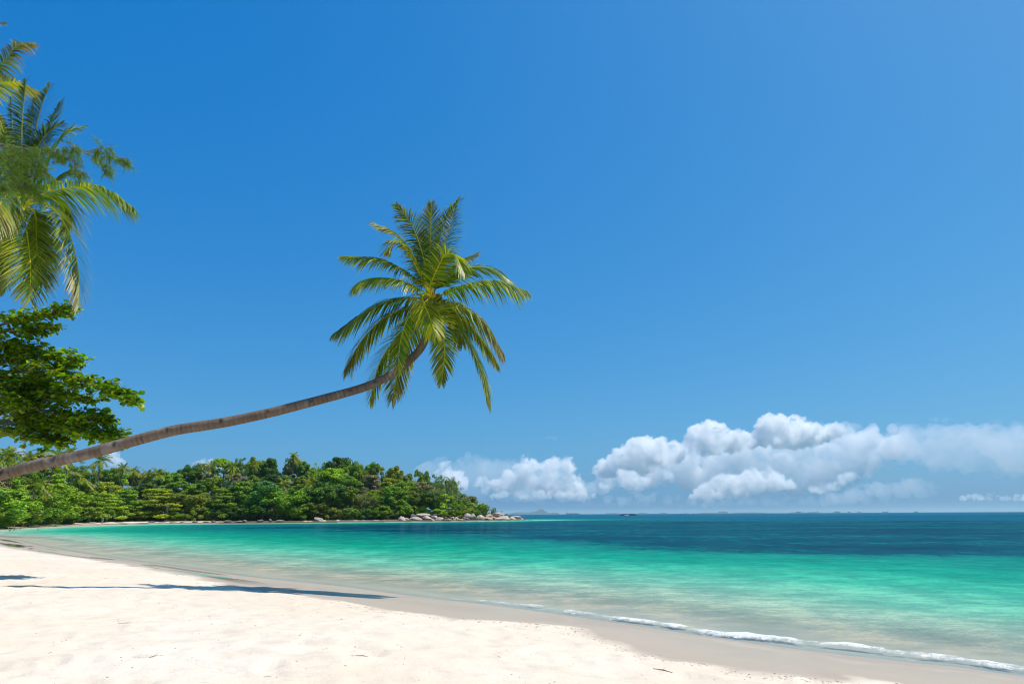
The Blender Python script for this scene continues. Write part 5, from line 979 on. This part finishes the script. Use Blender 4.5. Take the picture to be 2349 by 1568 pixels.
make_cloud('cloud_bank', crop_px([(650, 420), (650, 330), (760, 260), (900, 215), (1060, 190), (1200, 175), (1330, 150), (1500, 150), (1620, 132), (1720, 124), (1840, 132), (1900, 200), (1850, 290), (1760, 330), (1640, 400), (1500, 425), (1250, 432), (1000, 405), (880, 430)]), 15500, M_BODY, 'soft lilac-grey body of the long cloud bank behind the white towers', 8, rmax=16, rmin=3, n=150, voxel=1.4, disp=0.6, depth=0.8, fine=(3, 2))
make_cloud('cloud_veil', crop_px([(1750, 200), (1850, 130), (2100, 125), (2349, 125), (2600, 130), (2750, 200), (2700, 330), (2400, 340), (2100, 330), (1900, 300), (1760, 270)]), 16500, M_VEIL, 'thin lilac veil of cloud trailing off to the right edge', 9, rmax=22, rmin=4, n=150, voxel=1.8, disp=0.5, depth=0.8, fine=(3, 2))
make_cloud('cloud_veil', crop_px([(-60, 300), (40, 262), (180, 250), (330, 268), (420, 300), (600, 330), (700, 380), (690, 440), (400, 445), (150, 430), (0, 400)]), 16500, M_VEIL, 'faint lilac haze cloud behind the headland and the spired cluster', 10, rmax=14, rmin=3, n=110, voxel=1.5, disp=0.5, depth=0.7, fine=(3, 2))
make_cloud('cloud_veil', crop_px([(560, 440), (640, 415), (900, 405), (1200, 420), (1500, 415), (1750, 360), (1950, 340), (2050, 400), (1800, 445), (1300, 455), (900, 455), (650, 455)]), 17500, M_VEIL, 'pale haze cloud under the long bank down to the horizon', 27, rmax=8, rmin=2, n=150, voxel=1.3, disp=0.5, depth=0.8, fine=(3, 2))
make_cloud('cloud_wisps', crop_px([(2080, 430), (2120, 412), (2170, 402), (2190, 412), (2225, 398), (2245, 412), (2349, 408), (2420, 420), (2400, 432)]), 14000, M_SOFT, 'low scattered white puffs over the right end of the horizon', 21, rmax=3, rmin=0.8, n=90)
make_cloud('cloud_wisps', px_poly(543, 558, 435.6, 438.6), 16000, M_VEIL, 'short thin streak of cloud alone in the blue above the cluster', 22, rmax=2, rmin=0.6, n=50)
make_cloud('cloud_wisps', px_poly(928, 954, 416.5, 421), 16000, M_VEIL, 'small thin wisp alone above the right veil', 26, rmax=2.4, rmin=0.6, n=50)

# ------------------------------------------------------------------ haze: the air between here and the horizon
hz_nt = NT('sea_air'); hv = hz_nt.n('VolumePrincipled'); hv.inputs['Color'].default_value = c4((0.60, 0.76, 0.80)); hv.inputs['Density'].default_value = 0.00006; hv.inputs['Anisotropy'].default_value = 0.2
M_HAZE = hz_nt.done(hv.outputs[0], 'Volume')
def haze_box():
    x0, x1, y0, y1, z0, z1 = -52000, 52000, -3000, 52000, -16.0, 150.0
    o = mesh_obj('haze', [(x, y, z) for x in (x0, x1) for y in (y0, y1) for z in (z0, z1)], [[0, 1, 3, 2], [4, 6, 7, 5], [0, 4, 5, 1], [2, 3, 7, 6], [0, 2, 6, 4], [1, 5, 7, 3]], M_HAZE)
    o['kind'] = 'stuff'; o['label'] = 'pale blue haze over the sea'; o['category'] = 'haze'
haze_box()
